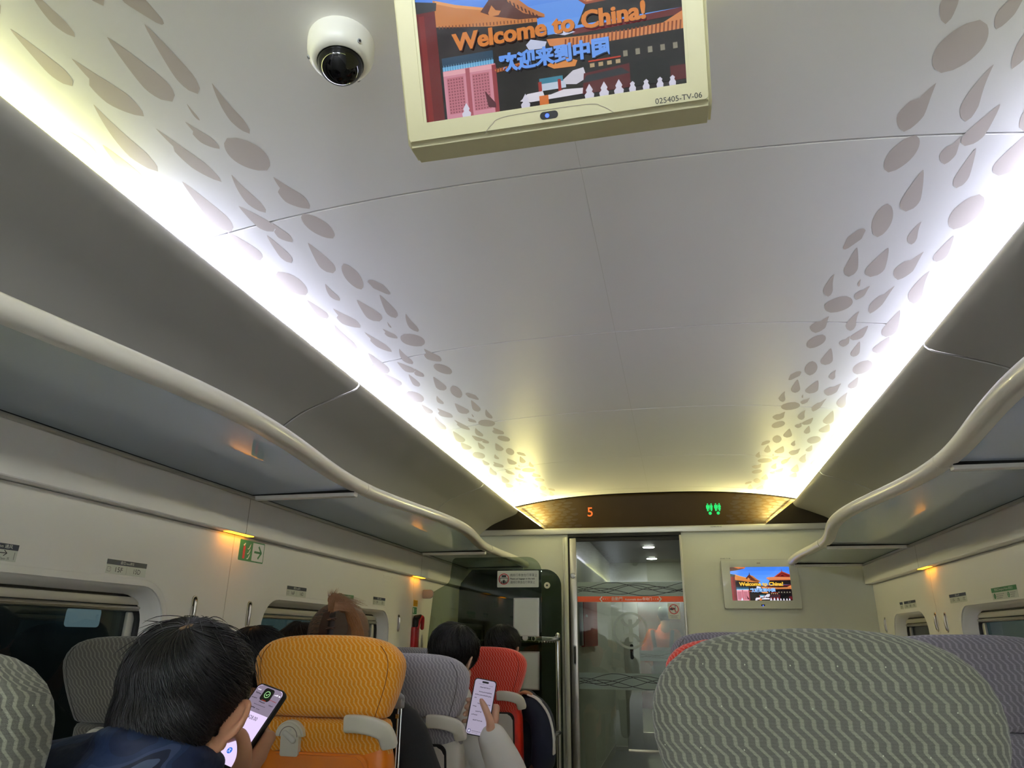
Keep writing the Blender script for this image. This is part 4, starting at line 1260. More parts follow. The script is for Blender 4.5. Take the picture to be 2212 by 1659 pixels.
# ================================================================== STICKERS, HOOKS, HAMMER ON THE WALLS
def seat_label(side, y, z, w, cells, label, icon=True, h=0.044, extra=0.0):
    root = empty('seat_label', on_left(y, z) if side == 'left' else on_right(y, z), label, 'seat label', 'seat number labels')
    bm = BM(); poly(bm, rrect(-w / 2, w / 2, -h / 2, h / 2, 0.002), 0.0008, 0.0008); obj('backing', bm, M_['paper'], root, False)
    bm = BM(); poly(bm, rrect(-w / 2, w / 2, h / 2 - 0.0155, h / 2, 0.001), 0.0013); obj('header', bm, M_['stickernavy'], root, False)
    text(root, '座位', -0.020, h / 2 - 0.0078, 0.0018, 0.0115, M_['inkwhite']); text(root, 'Seats', 0.002, h / 2 - 0.0085, 0.0018, 0.0085, M_['inkwhite']); text(root, '座位', 0.020, h / 2 - 0.0078, 0.0018, 0.0095, M_['inkwhite'])
    n = len(cells)
    for i, c in enumerate(cells):
        x = -w / 2 + w * (i + 0.5) / n
        text(root, c, x + (0.010 if icon and i == 0 else 0.002), -h / 2 + 0.0135, 0.0013, 0.0215, M_['ink'], width=0.031)
    bm = BM()
    for i in range(1, n):
        x = -w / 2 + w * i / n
        stroke(bm, [(x, -h / 2 + 0.003), (x, h / 2 - 0.018)], 0.0007, 0.0013)
    obj('cell_lines', bm, M_['ink'], root, False)
    if icon:
        bm = BM()
        x = -w / 2 + 0.013
        q = rrect(x - 0.0075, x + 0.0075, -h / 2 + 0.0075, -h / 2 + 0.0205, 0.002, 3)
        stroke(bm, q + [q[0]], 0.0009, 0.0013); stroke(bm, [(x + 0.001, -h / 2 + 0.013), (x + 0.004, -h / 2 + 0.017)], 0.0008, 0.0013)
        obj('window_seat_symbol', bm, M_['ink'], root, False)
    return root
seat_label('left', 2.007, 0.201, 0.178, ['15F', '15D'], 'white and navy seat label reading 15F and 15D on the left wall')
seat_label('left', 3.108, 0.195, 0.180, ['16F', '16D'], 'white and navy seat label reading 16F and 16D above the second left window')
seat_label('left', 4.089, 0.200, 0.180, ['17F', '17D'], 'white and navy seat label reading 17F and 17D right of the green emergency label')
seat_label('right', 4.170, 0.219, 0.235, ['17A', '17B', '17C'], 'three-part seat label 17A 17B 17C on the right wall left of the green label')
seat_label('right', 4.985, 0.224, 0.235, ['18A', '18B', '18C'], 'three-part seat label 18A 18B 18C above the small right window')
pl = empty('power_label', on_right(5.165, 0.2235), 'small navy-headed label left of the 18A seat label on the right wall', 'label')
bm = BM(); poly(bm, rrect(-0.033, 0.033, -0.022, 0.022, 0.002), 0.0008, 0.0008); obj('backing', bm, M_['paper'], pl, False)
bm = BM(); poly(bm, rrect(-0.033, 0.033, 0.0065, 0.022, 0.001), 0.0013); obj('header', bm, M_['stickernavy'], pl, False)
bm = BM()
for yy in (-0.004, -0.013): stroke(bm, [(-0.022, yy), (0.022, yy)], 0.0022, 0.0013)
obj('fine_print', bm, M_['ink'], pl, False)

vl = empty('ventilation_label', on_left(1.515, 0.202), 'ventilation sticker with a right arrow at the left photo edge', 'sticker')
bm = BM(); poly(bm, rrect(-0.092, 0.082, -0.0225, 0.0225, 0.002), 0.0008, 0.0008); obj('backing', bm, M_['paper'], vl, False)
bm = BM(); poly(bm, rrect(-0.092, 0.082, 0.007, 0.0225, 0.001), 0.0013); obj('header', bm, M_['stickernavy'], vl, False)
text(vl, '通風 Ventilation 通风', 0.008, 0.0147, 0.0018, 0.0115, M_['inkwhite'], width=0.110)
text(vl, '關 Close 关', -0.045, -0.0165, 0.0013, 0.0085, M_['ink']); text(vl, '開 Open 开', 0.040, -0.0165, 0.0013, 0.0085, M_['ink'])
bm = BM(); stroke(bm, [(-0.03, -0.002), (0.05, -0.002)], 0.0022, 0.0013); stroke(bm, [(0.041, 0.005), (0.050, -0.002), (0.041, -0.009)], 0.0022, 0.0013); stroke(bm, [(0.0735, -0.017), (0.0735, 0.002)], 0.0012, 0.0013)
obj('arrow', bm, M_['ink'], vl, False)

fe = empty('fire_extinguisher_sign', on_left(2.70, 0.333), 'green and white fire extinguisher sign with a right arrow under the amber light', 'sign')
bm = BM(); poly(bm, rrect(-0.092, 0.092, -0.042, 0.042, 0.005), 0.0008, 0.0008); obj('backing', bm, M_['stickergreen'], fe, False)
bm = BM(); poly(bm, rrect(0.002, 0.087, -0.037, 0.037, 0.003), 0.0013)
for fx, k in ((-0.030, 1.0), (-0.019, 0.9), (-0.033, 0.8)):
    pass
for oy in (0.016, -0.004, -0.024):
    poly(bm, [(-0.036, oy - 0.008), (-0.026, oy - 0.004), (-0.020, oy + 0.006), (-0.012, oy + 0.016), (-0.014, oy + 0.004), (-0.020, oy - 0.006), (-0.028, oy - 0.011)], 0.0013)
poly(bm, [(-0.066, 0.022), (-0.055, 0.030), (-0.050, 0.028), (-0.056, 0.022), (-0.056, 0.018), (-0.066, 0.018)], 0.0013)
obj('white_panel', bm, M_['inkwhite'], fe, False)
bm = BM(); poly(bm, rrect(-0.066, -0.050, -0.034, 0.017, 0.004), 0.0015); obj('extinguisher_symbol', bm, M_['inkred'], fe, False)
bm = BM(); stroke(bm, [(0.018, 0), (0.066, 0)], 0.009, 0.0018); stroke(bm, [(0.048, 0.024), (0.070, 0), (0.048, -0.024)], 0.009, 0.0018); obj('arrow_symbol', bm, M_['stickergreen'], fe, False)

def green_label(F, label):
    g = empty('emergency_window_label', F, label, 'sticker', 'green emergency window labels')
    bm = BM(); poly(bm, rrect(-0.131, 0.131, -0.026, 0.026, 0.002), 0.0008, 0.0008); obj('backing', bm, M_['paper'], g, False)
    bm = BM(); poly(bm, rrect(-0.131, 0.131, 0.006, 0.026, 0.001), 0.0013)
    for cx in (-0.104, 0.040): poly(bm, disc(cx, -0.010, 0.012, 20), 0.0013)
    obj('green_print', bm, M_['stickergreen'], g, False)
    text(g, '緊急出口 Emergency Window 紧急出口', 0, 0.016, 0.0018, 0.0125, M_['inkwhite'], width=0.19)
    text(g, '1', -0.104, -0.010, 0.0018, 0.018, M_['inkwhite']); text(g, '2', 0.040, -0.010, 0.0018, 0.018, M_['inkwhite'])
    bm = BM()
    for x0, wd in ((-0.086, 0.085), (0.058, 0.055)):
        for i, yy in enumerate((-0.003, -0.011, -0.019)):
            for j in range(8):
                x = x0 + wd * (1 - 0.15 * i) * j / 8
                stroke(bm, [(x, yy), (x + wd / 12, yy)], 0.003, 0.0013)
    stroke(bm, [(0.015, -0.022), (0.015, 0.003)], 0.0007, 0.0013)
    obj('fine_print', bm, M_['greyplastic'], g, False)
green_label(on_left(3.60, 0.187), 'green-topped emergency window label behind the brown bun on the left wall')
green_label(on_right(3.612, 0.212), 'green-topped emergency window label on the right wall')

for nm, y, z, w, h, m, lab in (('yellow_sticker', 4.715, 0.218, 0.082, 0.040, 'stickeryellow', 'small yellow sticker over the green one, above the red hammer'), ('green_sticker', 4.705, 0.170, 0.078, 0.042, 'stickergreen', 'small green sticker with a white tab, just above the red hammer')):
    r = empty(nm, on_left(y, z), lab, 'sticker')
    bm = BM(); poly(bm, rrect(-w / 2, w / 2, -h / 2, h / 2, 0.001), 0.0008, 0.0008); obj('backing', bm, M_[m], r, False)
    bm = BM()
    if 'yellow' in nm:
        for i in range(4): stroke(bm, [(-w * 0.36, 0.011 - i * 0.0075), (w * 0.36, 0.011 - i * 0.0075)], 0.002, 0.0013)
        obj('fine_print', bm, M_['ink'], r, False)
    else:
        poly(bm, rrect(-w / 2 + 0.004, -w / 2 + 0.026, -h / 2 + 0.005, h / 2 - 0.005, 0.001), 0.0013)
        for i in range(3): stroke(bm, [(0.0, 0.010 - i * 0.010), (0.03, 0.010 - i * 0.010)], 0.002, 0.0013)
        obj('white_tab', bm, M_['inkwhite'], r, False)

hm = empty('emergency_hammer', on_left(4.70, 0.03), 'red emergency hammer in its wall holder beside the tinted partition', 'hammer')
bm = BM(); box(bm, -0.046, 0.040, -0.15, 0.035, 0.001, 0.030, 0.006); obj('holder', bm, M_['redgloss'], hm, True, 40)
bm = BM(); tube(bm, bez([(0.0, 0.03, 0.028), (0.012, 0.075, 0.034), (0.040, 0.098, 0.040), (0.062, 0.088, 0.040), (0.066, 0.03, 0.038)], 5), 0.013, 12); obj('grip', bm, M_['redgloss'], hm, True)
bm = BM(); box(bm, -0.034, 0.022, 0.035, 0.095, 0.004, 0.036, 0.008); tube(bm, [(-0.035, 0.095, 0.026), (0.045, 0.102, 0.030)], 0.015, 12); obj('hammer_head', bm, M_['black'], hm, True, 40)

def coat_hook(side, y, z, label):
    r = empty('coat_hook', on_left(y, z) if side == 'left' else on_right(y, z), label, 'hook', 'recessed coat hooks')
    bm = BM()
    loft(bm, [[(x, yy, zz) for x, yy in rrect(-a, a, -b, b, a * 0.95, 8)] for a, b, zz in ((0.016, 0.052, 0.0005), (0.0155, 0.051, 0.004), (0.0125, 0.048, 0.004), (0.0115, 0.047, 0.001))], False, True)
    obj('bezel', bm, M_['alu'], r, True, 40)
    bm = BM(); poly(bm, rrect(-0.0112, 0.0112, 0.012, 0.0465, 0.0105), 0.0016); obj('recess', bm, M_['darkgap'], r, False)
    bm = BM(); tube(bm, [(0, 0.030, 0.003), (0, 0.0, 0.006), (0, -0.036, 0.003)], 0.0082, 10, flat=0.6); obj('hook', bm, M_['alu'], r, True)
coat_hook('left', 2.375, 0.085, 'recessed metal coat hook right of the 15D label, half hidden by the black hair')
coat_hook('left', 2.735, 0.083, 'recessed metal coat hook at the left edge of the second left window')
coat_hook('left', 4.42, 0.084, 'recessed metal coat hook left of the red hammer')
coat_hook('right', 4.56, 0.110, 'left one of two metal coat hooks below the right amber light')
coat_hook('right', 4.405, 0.105, 'right one of two metal coat hooks below the right amber light')
coat_hook('right', 5.61, 0.115, 'metal coat hook nearest the end wall on the right')
# vent grille low on the fascia side
vg = empty('vent_grille', on_left(4.20, 0.335), 'faint white slotted vent grille under the left ledge', 'vent')
bm = BM()
for i in range(5): box(bm, -0.075, 0.075, -0.020 + i * 0.009, -0.0155 + i * 0.009, 0.0, 0.0022, 0.0008)
obj('slats', bm, M_['wall'], vg, True, 40)
# ================================================================== SEATS
HW = [(0.0, 0.085, 0.012), (0.0015, 0.125, 0.022), (0.005, 0.155, 0.031), (0.012, 0.182, 0.040), (0.024, 0.203, 0.048), (0.042, 0.220, 0.054), (0.062, 0.230, 0.057), (0.085, 0.2325, 0.058), (0.115, 0.2285, 0.058),
      (0.145, 0.220, 0.057), (0.175, 0.209, 0.056), (0.198, 0.199, 0.054), (0.211, 0.194, 0.050), (0.218, 0.190, 0.043), (0.222, 0.182, 0.030)]
HWR = [(0.0, 0.030, 0.010), (0.0018, 0.058, 0.018), (0.005, 0.090, 0.026), (0.010, 0.120, 0.034), (0.018, 0.147, 0.041), (0.030, 0.173, 0.048), (0.046, 0.194, 0.053), (0.066, 0.210, 0.056), (0.090, 0.220, 0.058), (0.115, 0.2235, 0.058),
       (0.145, 0.222, 0.058), (0.175, 0.214, 0.056), (0.198, 0.204, 0.054), (0.211, 0.198, 0.050), (0.218, 0.193, 0.043), (0.222, 0.184, 0.030)]
def make_seat(x, y, top, recl, fab, shell_m, table_m, label, grip=1, wide=1.0, group='train seats', raised_arm=False, hook=True, prof=None):
    HW_ = prof or HW
    root = empty('train_seat', (x, y, 0), label, 'seat', group)
    tr = math.tan(math.radians(recl))
    yb = lambda z: (top - z) * tr
    # headrest
    bm = BM()
    rings = []
    for t, a, b in HW_[::-1]:
        z = top - t
        rings.append(sring(0, yb(z) + 0.058 - (0.058 - b) * 0.35, z, a * wide, b, 3.6, 56))
    loft(bm, rings)
    # gentle crown to the top edge and the back
    for v in bm.verts:
        v.co.z -= (0.010 if prof is None else 0.0) * (abs(v.co.x) / 0.2) ** 2.2 * max(0, 1 - (top - v.co.z) / 0.09)
    obj('headrest', bm, M_[fab], root, True, 70)
    # seam piping down both edges of the headrest back
    for s in ((-1, 1) if prof is None else ()):
        bm = BM()
        pts = []
        for t, a, b in HW_[4:-1]:
            z = top - t
            aa = a * wide
            xx = 0.86 * aa
            pts.append((s * xx, yb(z) + 0.058 - (0.058 - b) * 0.35 - b * (1 - 0.86 ** 3.6) ** (1 / 3.6) - 0.0002, z - 0.006 * max(0, 1 - t / 0.09)))
        tube(bm, bez(pts, 2), 0.0011, 6)
        obj('piping', bm, M_['pipe_' + ('orange' if 'orange' in fab else 'red' if 'red' in fab else 'grey')], root, True)
    # upper back cushion band
    bm = BM()
    rings = []
    for t, a, b in ((0.335, 0.196, 0.045), (0.315, 0.198, 0.050), (0.26, 0.196, 0.053), (0.238, 0.193, 0.050), (0.228, 0.189, 0.042), (0.2235, 0.180, 0.028)):
        z = top - t
        rings.append(sring(0, yb(z) + 0.060, z, a * wide, b, 4.0, 48))
    loft(bm, rings)
    obj('back_cushion', bm, M_[fab], root, True, 60)
    # plastic rear shell
    bm = BM()
    rings = []
    for z, a, b in ((0.36, 0.18, 0.05), (0.38, 0.195, 0.06), (0.60, 0.203, 0.058), (top - 0.345, 0.202, 0.055), (top - 0.325, 0.200, 0.050), (top - 0.30, 0.195, 0.047)):
        rings.append(sring(0, yb(z) + 0.060, z, a * wide, b, 5.0, 48))
    loft(bm, rings)
    obj('rear_shell', bm, M_[shell_m], root, True, 50)
    # folded tray table on the shell
    z1, z0 = top - 0.318, top - 0.555
    ym = yb((z0 + z1) / 2)
    w = 0.166 * wide if table_m != shell_m else 0.150
    bm = BM()
    poly(bm, rrect(-w, w, z0 - (z0 + z1) / 2, z1 - (z0 + z1) / 2, 0.028, 6), 0.0, 0.02)
    bmesh.ops.bevel(bm, geom=[e for e in bm.edges if all(abs(v.co.z) < 1e-6 for v in e.verts)], offset=0.004, segments=2, affect='EDGES')
    Tm = Matrix.Translation((0, ym - 0.004, (z0 + z1) / 2)) @ Matrix.Rotation(math.radians(90 + recl), 4, 'X')
    bmesh.ops.transform(bm, matrix=Tm, verts=bm.verts[:])
    obj('tray_table', bm, M_[table_m], root, True, 40)
    bm = BM()
    poly(bm, rrect(-w - 0.006, w + 0.006, z0 - (z0 + z1) / 2 - 0.006, z1 - (z0 + z1) / 2 + 0.006, 0.032, 6), -0.0035, 0.012)
    bmesh.ops.transform(bm, matrix=Tm, verts=bm.verts[:])
    obj('tray_recess', bm, M_['darkgap'] if table_m != shell_m or shell_m == 'greyshell' else M_[shell_m], root, True, 40)
    # tray latch: half-round knob with a turn button on a tab
    if hook:
        zc_ = top - 0.268
        yl = yb(zc_) + 0.004
        Tl = Matrix.Translation((-0.082, yl - 0.004, zc_)) @ Matrix.Rotation(math.radians(90 + recl), 4, 'X')
        bm = BM()
        poly(bm, [(0.044 * math.cos(math.radians(a)), -0.004 + 0.042 * math.sin(math.radians(a))) for a in range(0, 181, 12)], 0.012, 0.02)
        bmesh.ops.bevel(bm, geom=[e for e in bm.edges if all(abs(v.co.z - 0.012) < 1e-6 for v in e.verts)], offset=0.005, segments=3, affect='EDGES')
        poly(bm, rrect(-0.026, 0.030, -0.055, 0.0, 0.006), 0.008, 0.016)
        bmesh.ops.transform(bm, matrix=Tl, verts=bm.verts[:])
        lt = obj('latch', bm, M_['ivory'], root, True, 40)
        bm = BM(); ringpoly(bm, 0, -0.004, 0.026, 0.0285, 0.0126, 24, 0, 0, 180)
        bmesh.ops.transform(bm, matrix=Tl, verts=bm.verts[:]); obj('latch_groove', bm, M_['soffit'], lt, False)
        bm = BM(); tube(bm, [(-0.010, 0.006, 0.014), (0.018, -0.012, 0.016)], 0.0075, 10); cyl(bm, (0.004, 0.014, 0.010), (0, 0, 1), 0.004, 0.0035, 14)
        bmesh.ops.transform(bm, matrix=Tl, verts=bm.verts[:]); obj('turn_button', bm, M_['white'], lt, True)
    # ivory hand grip on the aisle-side shoulder
    if grip:
        g = grip
        bm = BM()
        zz = top - 0.232
        path = bez([(g * 0.088, yb(zz) - 0.004, zz - 0.002), (g * 0.13, yb(zz) - 0.009, zz - 0.001), (g * 0.176, yb(zz) - 0.006, zz - 0.008), (g * 0.204, yb(zz) + 0.006, zz - 0.024), (g * 0.214, yb(zz) + 0.022, zz - 0.060)], 6)
        rows = []
        for i, p in enumerate(path):
            t = (path[min(i + 1, len(path) - 1)] - path[max(i - 1, 0)]).normalized()
            nrm = Vector((0, -1, 0)); nrm = (nrm - t * nrm.dot(t)).normalized(); up = t.cross(nrm) * g * -1
            if up.z < 0: up = -up
            k = 1.0
            if i < 2: k = (0.86, 0.98)[i]
            if i > len(path) - 3: k = (0.97, 0.86)[i - len(path) + 2]
            rows.append([p + nrm * (0.013 * k * math.copysign(abs(math.cos(q)) ** 0.45, math.cos(q))) + up * (0.0235 * k * math.copysign(abs(math.sin(q)) ** 0.38, math.sin(q))) for q in [2 * PI * j / 20 for j in range(20)]])
        loft(bm, rows)
        obj('hand_grip', bm, M_['ivory'], root, True, 50)
    # raised grey armrest with a steel strut beside the back
    sx = -1
    if raised_arm:
        bm = BM(); tube(bm, bez([(0.085, 0.20, 1.030), (0.112, 0.22, 1.034), (0.138, 0.25, 1.030), (0.148, 0.27, 1.020)], 4), 0.013, 12, flat=1.3); box(bm, 0.134, 0.160, 0.255, 0.285, 0.990, 1.022, 0.004)
        ar = obj('armrest', bm, M_['greyplastic'], root, True, 50)
        bm = BM(); tube(bm, [(0.145, 0.27, 0.99), (0.145, 0.27, 0.70)], 0.005, 10); tube(bm, [(0.155, 0.27, 0.99), (0.155, 0.27, 0.70)], 0.0032, 8); box(bm, 0.139, 0.151, 0.262, 0.278, 0.962, 0.975, 0.001)
        obj('strut', bm, M_['chrome'], ar, True)
    else:
        bm = BM(); tube(bm, [(sx * 0.238, yb(0.66) + 0.10, 0.645), (sx * 0.238, yb(0.66) + 0.36, 0.645)], 0.022, 12); obj('armrest', bm, M_['greyplastic'], root, True)
    # seat cushion, pedestal
    bm = BM()
    yc = yb(0.42) + 0.36
    rings = [sring(0, yc, z, a, b, 5, 40) for z, a, b in ((0.33, 0.20, 0.24), (0.345, 0.212, 0.252), (0.42, 0.216, 0.256), (0.445, 0.205, 0.246), (0.452, 0.17, 0.21))]
    loft(bm, rings); obj('seat_cushion', bm, M_[fab], root, True, 60)
    bm = BM(); box(bm, -0.05, 0.05, yc - 0.16, yc + 0.14, 0.0, 0.335, 0.01); obj('pedestal', bm, M_['greyplastic'], root, True, 40)
    return root
Cseat = []
Cseat.append(make_seat(0.178, 1.05, 1.217, 5, 'f_grey', 'greyshell', 'greyshell', 'large grey zigzag seat back filling the lower right foreground', 0, 1.0, prof=HWR))
Cseat.append(make_seat(-1.000, 0.715, 1.182, 12, 'f_grey', 'greyshell', 'greyshell', 'grey zigzag seat back cut by the left edge of the photo, behind the man', 0, 1.0, prof=HW))
Cseat.append(make_seat(-1.020, 2.00, 1.204, 5, 'f_orange', 'orangeplastic', 'orangeplastic', 'orange zigzag seat with an ivory grip and tray latch, beside the phone-holding man', 1, 1.01, raised_arm=True))
Cseat.append(make_seat(-1.452, 1.72, 1.195, 14, 'f_dark', 'greyshell', 'greyshell', 'dark grey seat at the left window, partly behind the black-haired man', 0, 1.0))
Cseat.append(make_seat(-1.018, 2.67, 1.143, 11, 'f_slate', 'greyshell', 'greyshell', 'slate grey seat with ivory grip between the orange and the red seat', 1, 1.01))
Cseat.append(make_seat(-1.018, 3.76, 1.158, 8, 'f_red', 'redplastic', 'greyshell', 'red seat with a pale tray table near the tinted glass partition', 1, 1.0))
Cseat.append(make_seat(-1.463, 3.80, 1.150, 8, 'f_slate', 'greyshell', 'greyshell', 'slate grey window seat showing a strip just left of the red hammer passenger head', 0, 1.0))
Cseat.append(make_seat(0.188, 2.05, 1.207, 5, 'f_red', 'redplastic', 'greyshell', 'red seat showing only a thin red line over the large foreground seat', 0, 1.0))
Cseat.append(make_seat(0.190, 3.00, 1.232, 5, 'f_mauve', 'greyshell', 'greyshell', 'grey seat peeking over the left top corner of the large foreground seat', 0, 1.0))
Cseat.append(make_seat(0.70, 2.05, 1.221, 5, 'f_mauve', 'greyshell', 'greyshell', 'purplish slate seat at the right edge, behind the large foreground seat', 0, 1.0))
Cseat.append(make_seat(-1.463, 2.72, 1.13, 10, 'f_slate', 'greyshell', 'greyshell', 'slate window seat almost hidden behind the orange seat', 0, 1.0))
# ================================================================== PEOPLE
REM = lambda v, it=6: (('REMESH', dict(mode='VOXEL', voxel_size=v, use_smooth_shade=True)), ('SMOOTH', dict(factor=0.5, iterations=it)))

def head_geo(bm, M, neck=True, flare=(0.95, 0.95)):
    """head with face; local +y is where the face looks, +z up, origin near ear height"""
    b = BM()
    ellipsoid(b, (0, -0.008, 0.030), (0.075, 0.094, 0.088))
    ellipsoid(b, (0, 0.028, -0.030), (0.062, 0.062, 0.078))
    ellipsoid(b, (0, 0.062, -0.092), (0.030, 0.026, 0.024))
    for s in (-1, 1):
        tube(b, [(s * 0.060, 0.0, -0.045), (s * 0.050, 0.03, -0.082), (s * 0.018, 0.066, -0.098)], [0.017, 0.017, 0.018], 12)
        ellipsoid(b, (s * 0.040, 0.062, -0.028), (0.022, 0.018, 0.020))            # cheek
        ellipsoid(b, (s * 0.031, 0.080, 0.004), (0.014, 0.010, 0.009))             # eye
        tube(b, [(s * 0.014, 0.090, 0.020), (s * 0.044, 0.077, 0.021)], 0.007, 8)  # brow
        # ear: outer shell flaring backwards, rim, lobe
        fl = flare[0 if s < 0 else 1]; fx = 0.074 + 0.025 * fl / 0.95
        E = Euler((0.0, 0.0, s * fl)).to_matrix()
        ellipsoid(b, (s * (0.070 + 0.014 * fl / 0.95), -0.015, -0.010), (0.0060, 0.021 + 0.004 * max(0, fl - 0.95), 0.030), E)
        tube(b, bez([(s * 0.074, 0.008, -0.028), (s * 0.078, 0.012, 0.004), (s * (0.5 * fx + 0.0365), -0.006, 0.020), (s * fx, -0.027, 0.010), (s * (fx - 0.001), -0.028, -0.016), (s * 0.083, -0.010, -0.040)], 4), [0.0052] * 21, 8)
        ellipsoid(b, (s * 0.079, -0.003, -0.040), (0.007, 0.010, 0.012), E)
    tube(b, [(0, 0.092, 0.008), (0, 0.104, -0.016), (0, 0.112, -0.030)], [0.008, 0.010, 0.012], 10)
    tube(b, [(-0.020, 0.084, -0.060), (0, 0.092, -0.058), (0.020, 0.084, -0.060)], [0.005, 0.007, 0.005], 8)
    tube(b, [(-0.016, 0.082, -0.070), (0, 0.089, -0.071), (0.016, 0.082, -0.070)], [0.006, 0.008, 0.006], 8)
    if neck:
        tube(b, [(0, -0.022, -0.040), (0, -0.034, -0.110), (0, -0.045, -0.165)], [0.052, 0.054, 0.060], 18)
    bmesh.ops.transform(b, matrix=M, verts=b.verts[:])
    me = bpy.data.meshes.new('t'); b.to_mesh(me); b.free(); bm.from_mesh(me); bpy.data.meshes.remove(me)

def hair_geo(bm, M, k=1.0, nape=True):
    b = BM()
    k *= 0.97
    ellipsoid(b, (0, -0.018, 0.040), (0.094 * k, 0.106 * k, 0.093 * k), nu=32, nv=20)
    ellipsoid(b, (0, 0.035, 0.075), (0.072 * k, 0.058 * k, 0.044 * k))
    if nape:
        ellipsoid(b, (0, -0.038, -0.024), (0.074 * k, 0.056 * k, 0.058 * k))
        for s in (-1, 1):
            ellipsoid(b, (s * 0.068, -0.020, 0.060), (0.022 * k, 0.050, 0.040))
    bmesh.ops.transform(b, matrix=M, verts=b.verts[:])
    me = bpy.data.meshes.new('t'); b.to_mesh(me); b.free(); bm.from_mesh(me); bpy.data.meshes.remove(me)

def strands(name, splines, radius, m, parent):
    cu = bpy.data.curves.new(name, 'CURVE')
    cu.dimensions = '3D'; cu.bevel_depth = radius; cu.bevel_resolution = 0; cu.resolution_u = 1
    for pts in splines:
        s = cu.splines.new('POLY'); s.points.add(len(pts) - 1)
        for i, (p, q) in enumerate(zip(s.points, pts)):
            p.co = (*q, 1); p.radius = 1.0 if i < len(pts) - 2 else (0.7 if i == len(pts) - 2 else 0.25)
    t = bpy.data.objects.new('strand_tmp', cu)
    COL.objects.link(t)
    me = bpy.data.meshes.new_from_object(t.evaluated_get(bpy.context.evaluated_depsgraph_get()))
    bpy.data.objects.remove(t); bpy.data.curves.remove(cu)
    return obj(name, me, m, parent, True, 180)

from mathutils.bvhtree import BVHTree
def scalp_strands(base, M, n, rng, whorl, lift=0.003, maxang=2.3, swirl=0.5, length=0.6, down=0.0):
    """hairs that flow out of the whorl and lie on the hair mass (base = its object); M = head frame in the object's space"""
    bvh = BVHTree.FromObject(base, bpy.context.evaluated_depsgraph_get())
    ch = M @ Vector((0, -0.018, 0.030))
    Rm = M.to_3x3().normalized()
    w = Vector(whorl).normalized(); u = w.orthogonal().normalized(); v = w.cross(u)
    out = []
    for _ in range(n):
        ph = rng.random() * 2 * PI
        a0 = 0.02 + (rng.random() ** 0.75) * (maxang - 0.35)
        a1 = min(maxang, a0 + length * (0.6 + 0.8 * rng.random()))
        lf = lift * rng.random()
        jit = (rng.random() - 0.5) * 0.45
        pts = []
        for i in range(8):
            t = i / 7
            a = a0 + (a1 - a0) * t
            q = ph + swirl * a + jit * t * t
            d = (Rm @ (w * math.cos(a) + (u * math.cos(q) + v * math.sin(q)) * math.sin(a))).normalized()
            hit = bvh.ray_cast(ch + d * 0.4, -d)
            if hit[0] is None: break
            pts.append(hit[0] + d * (0.0006 + lf * (0.3 + 1.7 * t)))
        if len(pts) < 8: continue
        if any((p - q).length > 0.035 for p, q in zip(pts, pts[1:])): continue
        out.append(pts)
    return out

def merge(bm, b, M):
    bmesh.ops.transform(b, matrix=M, verts=b.verts[:])
    me = bpy.data.meshes.new('t'); b.to_mesh(me); b.free(); bm.from_mesh(me); bpy.data.meshes.remove(me)

def phone_hand(bm, F, k=1.0, w=0.076, h=0.16, thumb=None, grip_y=-0.02, pinky_under=True, wrist=((0.050, -0.115, -0.020), (0.062, -0.19, -0.03))):
    """right hand holding a phone; F = phone frame (x right, y up the long side, z out of the glass)"""
    b = BM()
    W = w / 2
    # palm behind the lower right corner
    pal = [(W + 0.012, grip_y + 0.028, -0.016), (W + 0.012, grip_y - 0.005, -0.020), (W + 0.008, grip_y - 0.035, -0.022), (W + 0.004, grip_y - 0.062, -0.022)]
    for p, r in zip(pal, (0.0135, 0.0165, 0.0185, 0.0195)): ellipsoid(b, p, (r, r * 1.1, r * 0.95), nu=16, nv=10)
    tube(b, pal, [0.012, 0.0155, 0.018, 0.019], 14)
    tube(b, [(W - 0.012, grip_y + 0.018, -0.022), (W - 0.014, grip_y - 0.02, -0.026), (W - 0.010, grip_y - 0.058, -0.024)], [0.010, 0.0125, 0.015], 12)
    # thumb: base mound, two joints, over the glass
    th = thumb or [(W + 0.006, grip_y - 0.050, -0.004), (W + 0.010, grip_y - 0.018, 0.010), (W - 0.016, grip_y + 0.006, 0.021), (W - 0.046, grip_y - 0.004, 0.014)]
    tube(b, bez(th, 4), [0.0175, 0.017, 0.0165, 0.0155, 0.0145, 0.0135, 0.0125, 0.0120, 0.0118, 0.0115, 0.0108, 0.0096, 0.0078], 14)
    # four fingers wrap behind the case, tips come round the left edge
    for i, (dy, r, reach) in enumerate(((0.032, 0.0082, 0.004), (0.010, 0.0088, 0.008), (-0.012, 0.0084, 0.006), (-0.034, 0.0074, -0.004))):
        y = grip_y + dy
        if i == 3 and pinky_under:
            y2 = -h / 2 - 0.008
            tube(b, bez([(W + 0.004, grip_y - 0.045, -0.022), (W - 0.010, y2 + 0.004, -0.012), (0.0, y2 - 0.001, -0.004), (-W + 0.022, y2, -0.002)], 4), [r * 1.05] * 9 + [r, r * .95, r * .9, r * .75], 10)
            continue
        tube(b, bez([(W + 0.008, y - 0.006, -0.020), (W - 0.020, y + 0.010, -0.026), (-W * 0.3, y + 0.012, -0.023), (-W - 0.004, y + 0.006, -0.014), (-W - 0.010, y + 0.003, reach * 0.6)], 4), [r * 1.15] * 6 + [r * 1.05] * 5 + [r] * 4 + [r * .9, r * .75], 10)
    # wrist and forearm stub
    tube(b, [(W + 0.004, grip_y - 0.058, -0.022), *[Vector(p) + Vector((W, grip_y + 0.02, 0)) for p in wrist]], [0.023, 0.024, 0.027], 16, flat=1.15)
    merge(bm, b, F @ Matrix.Scale(k, 4))

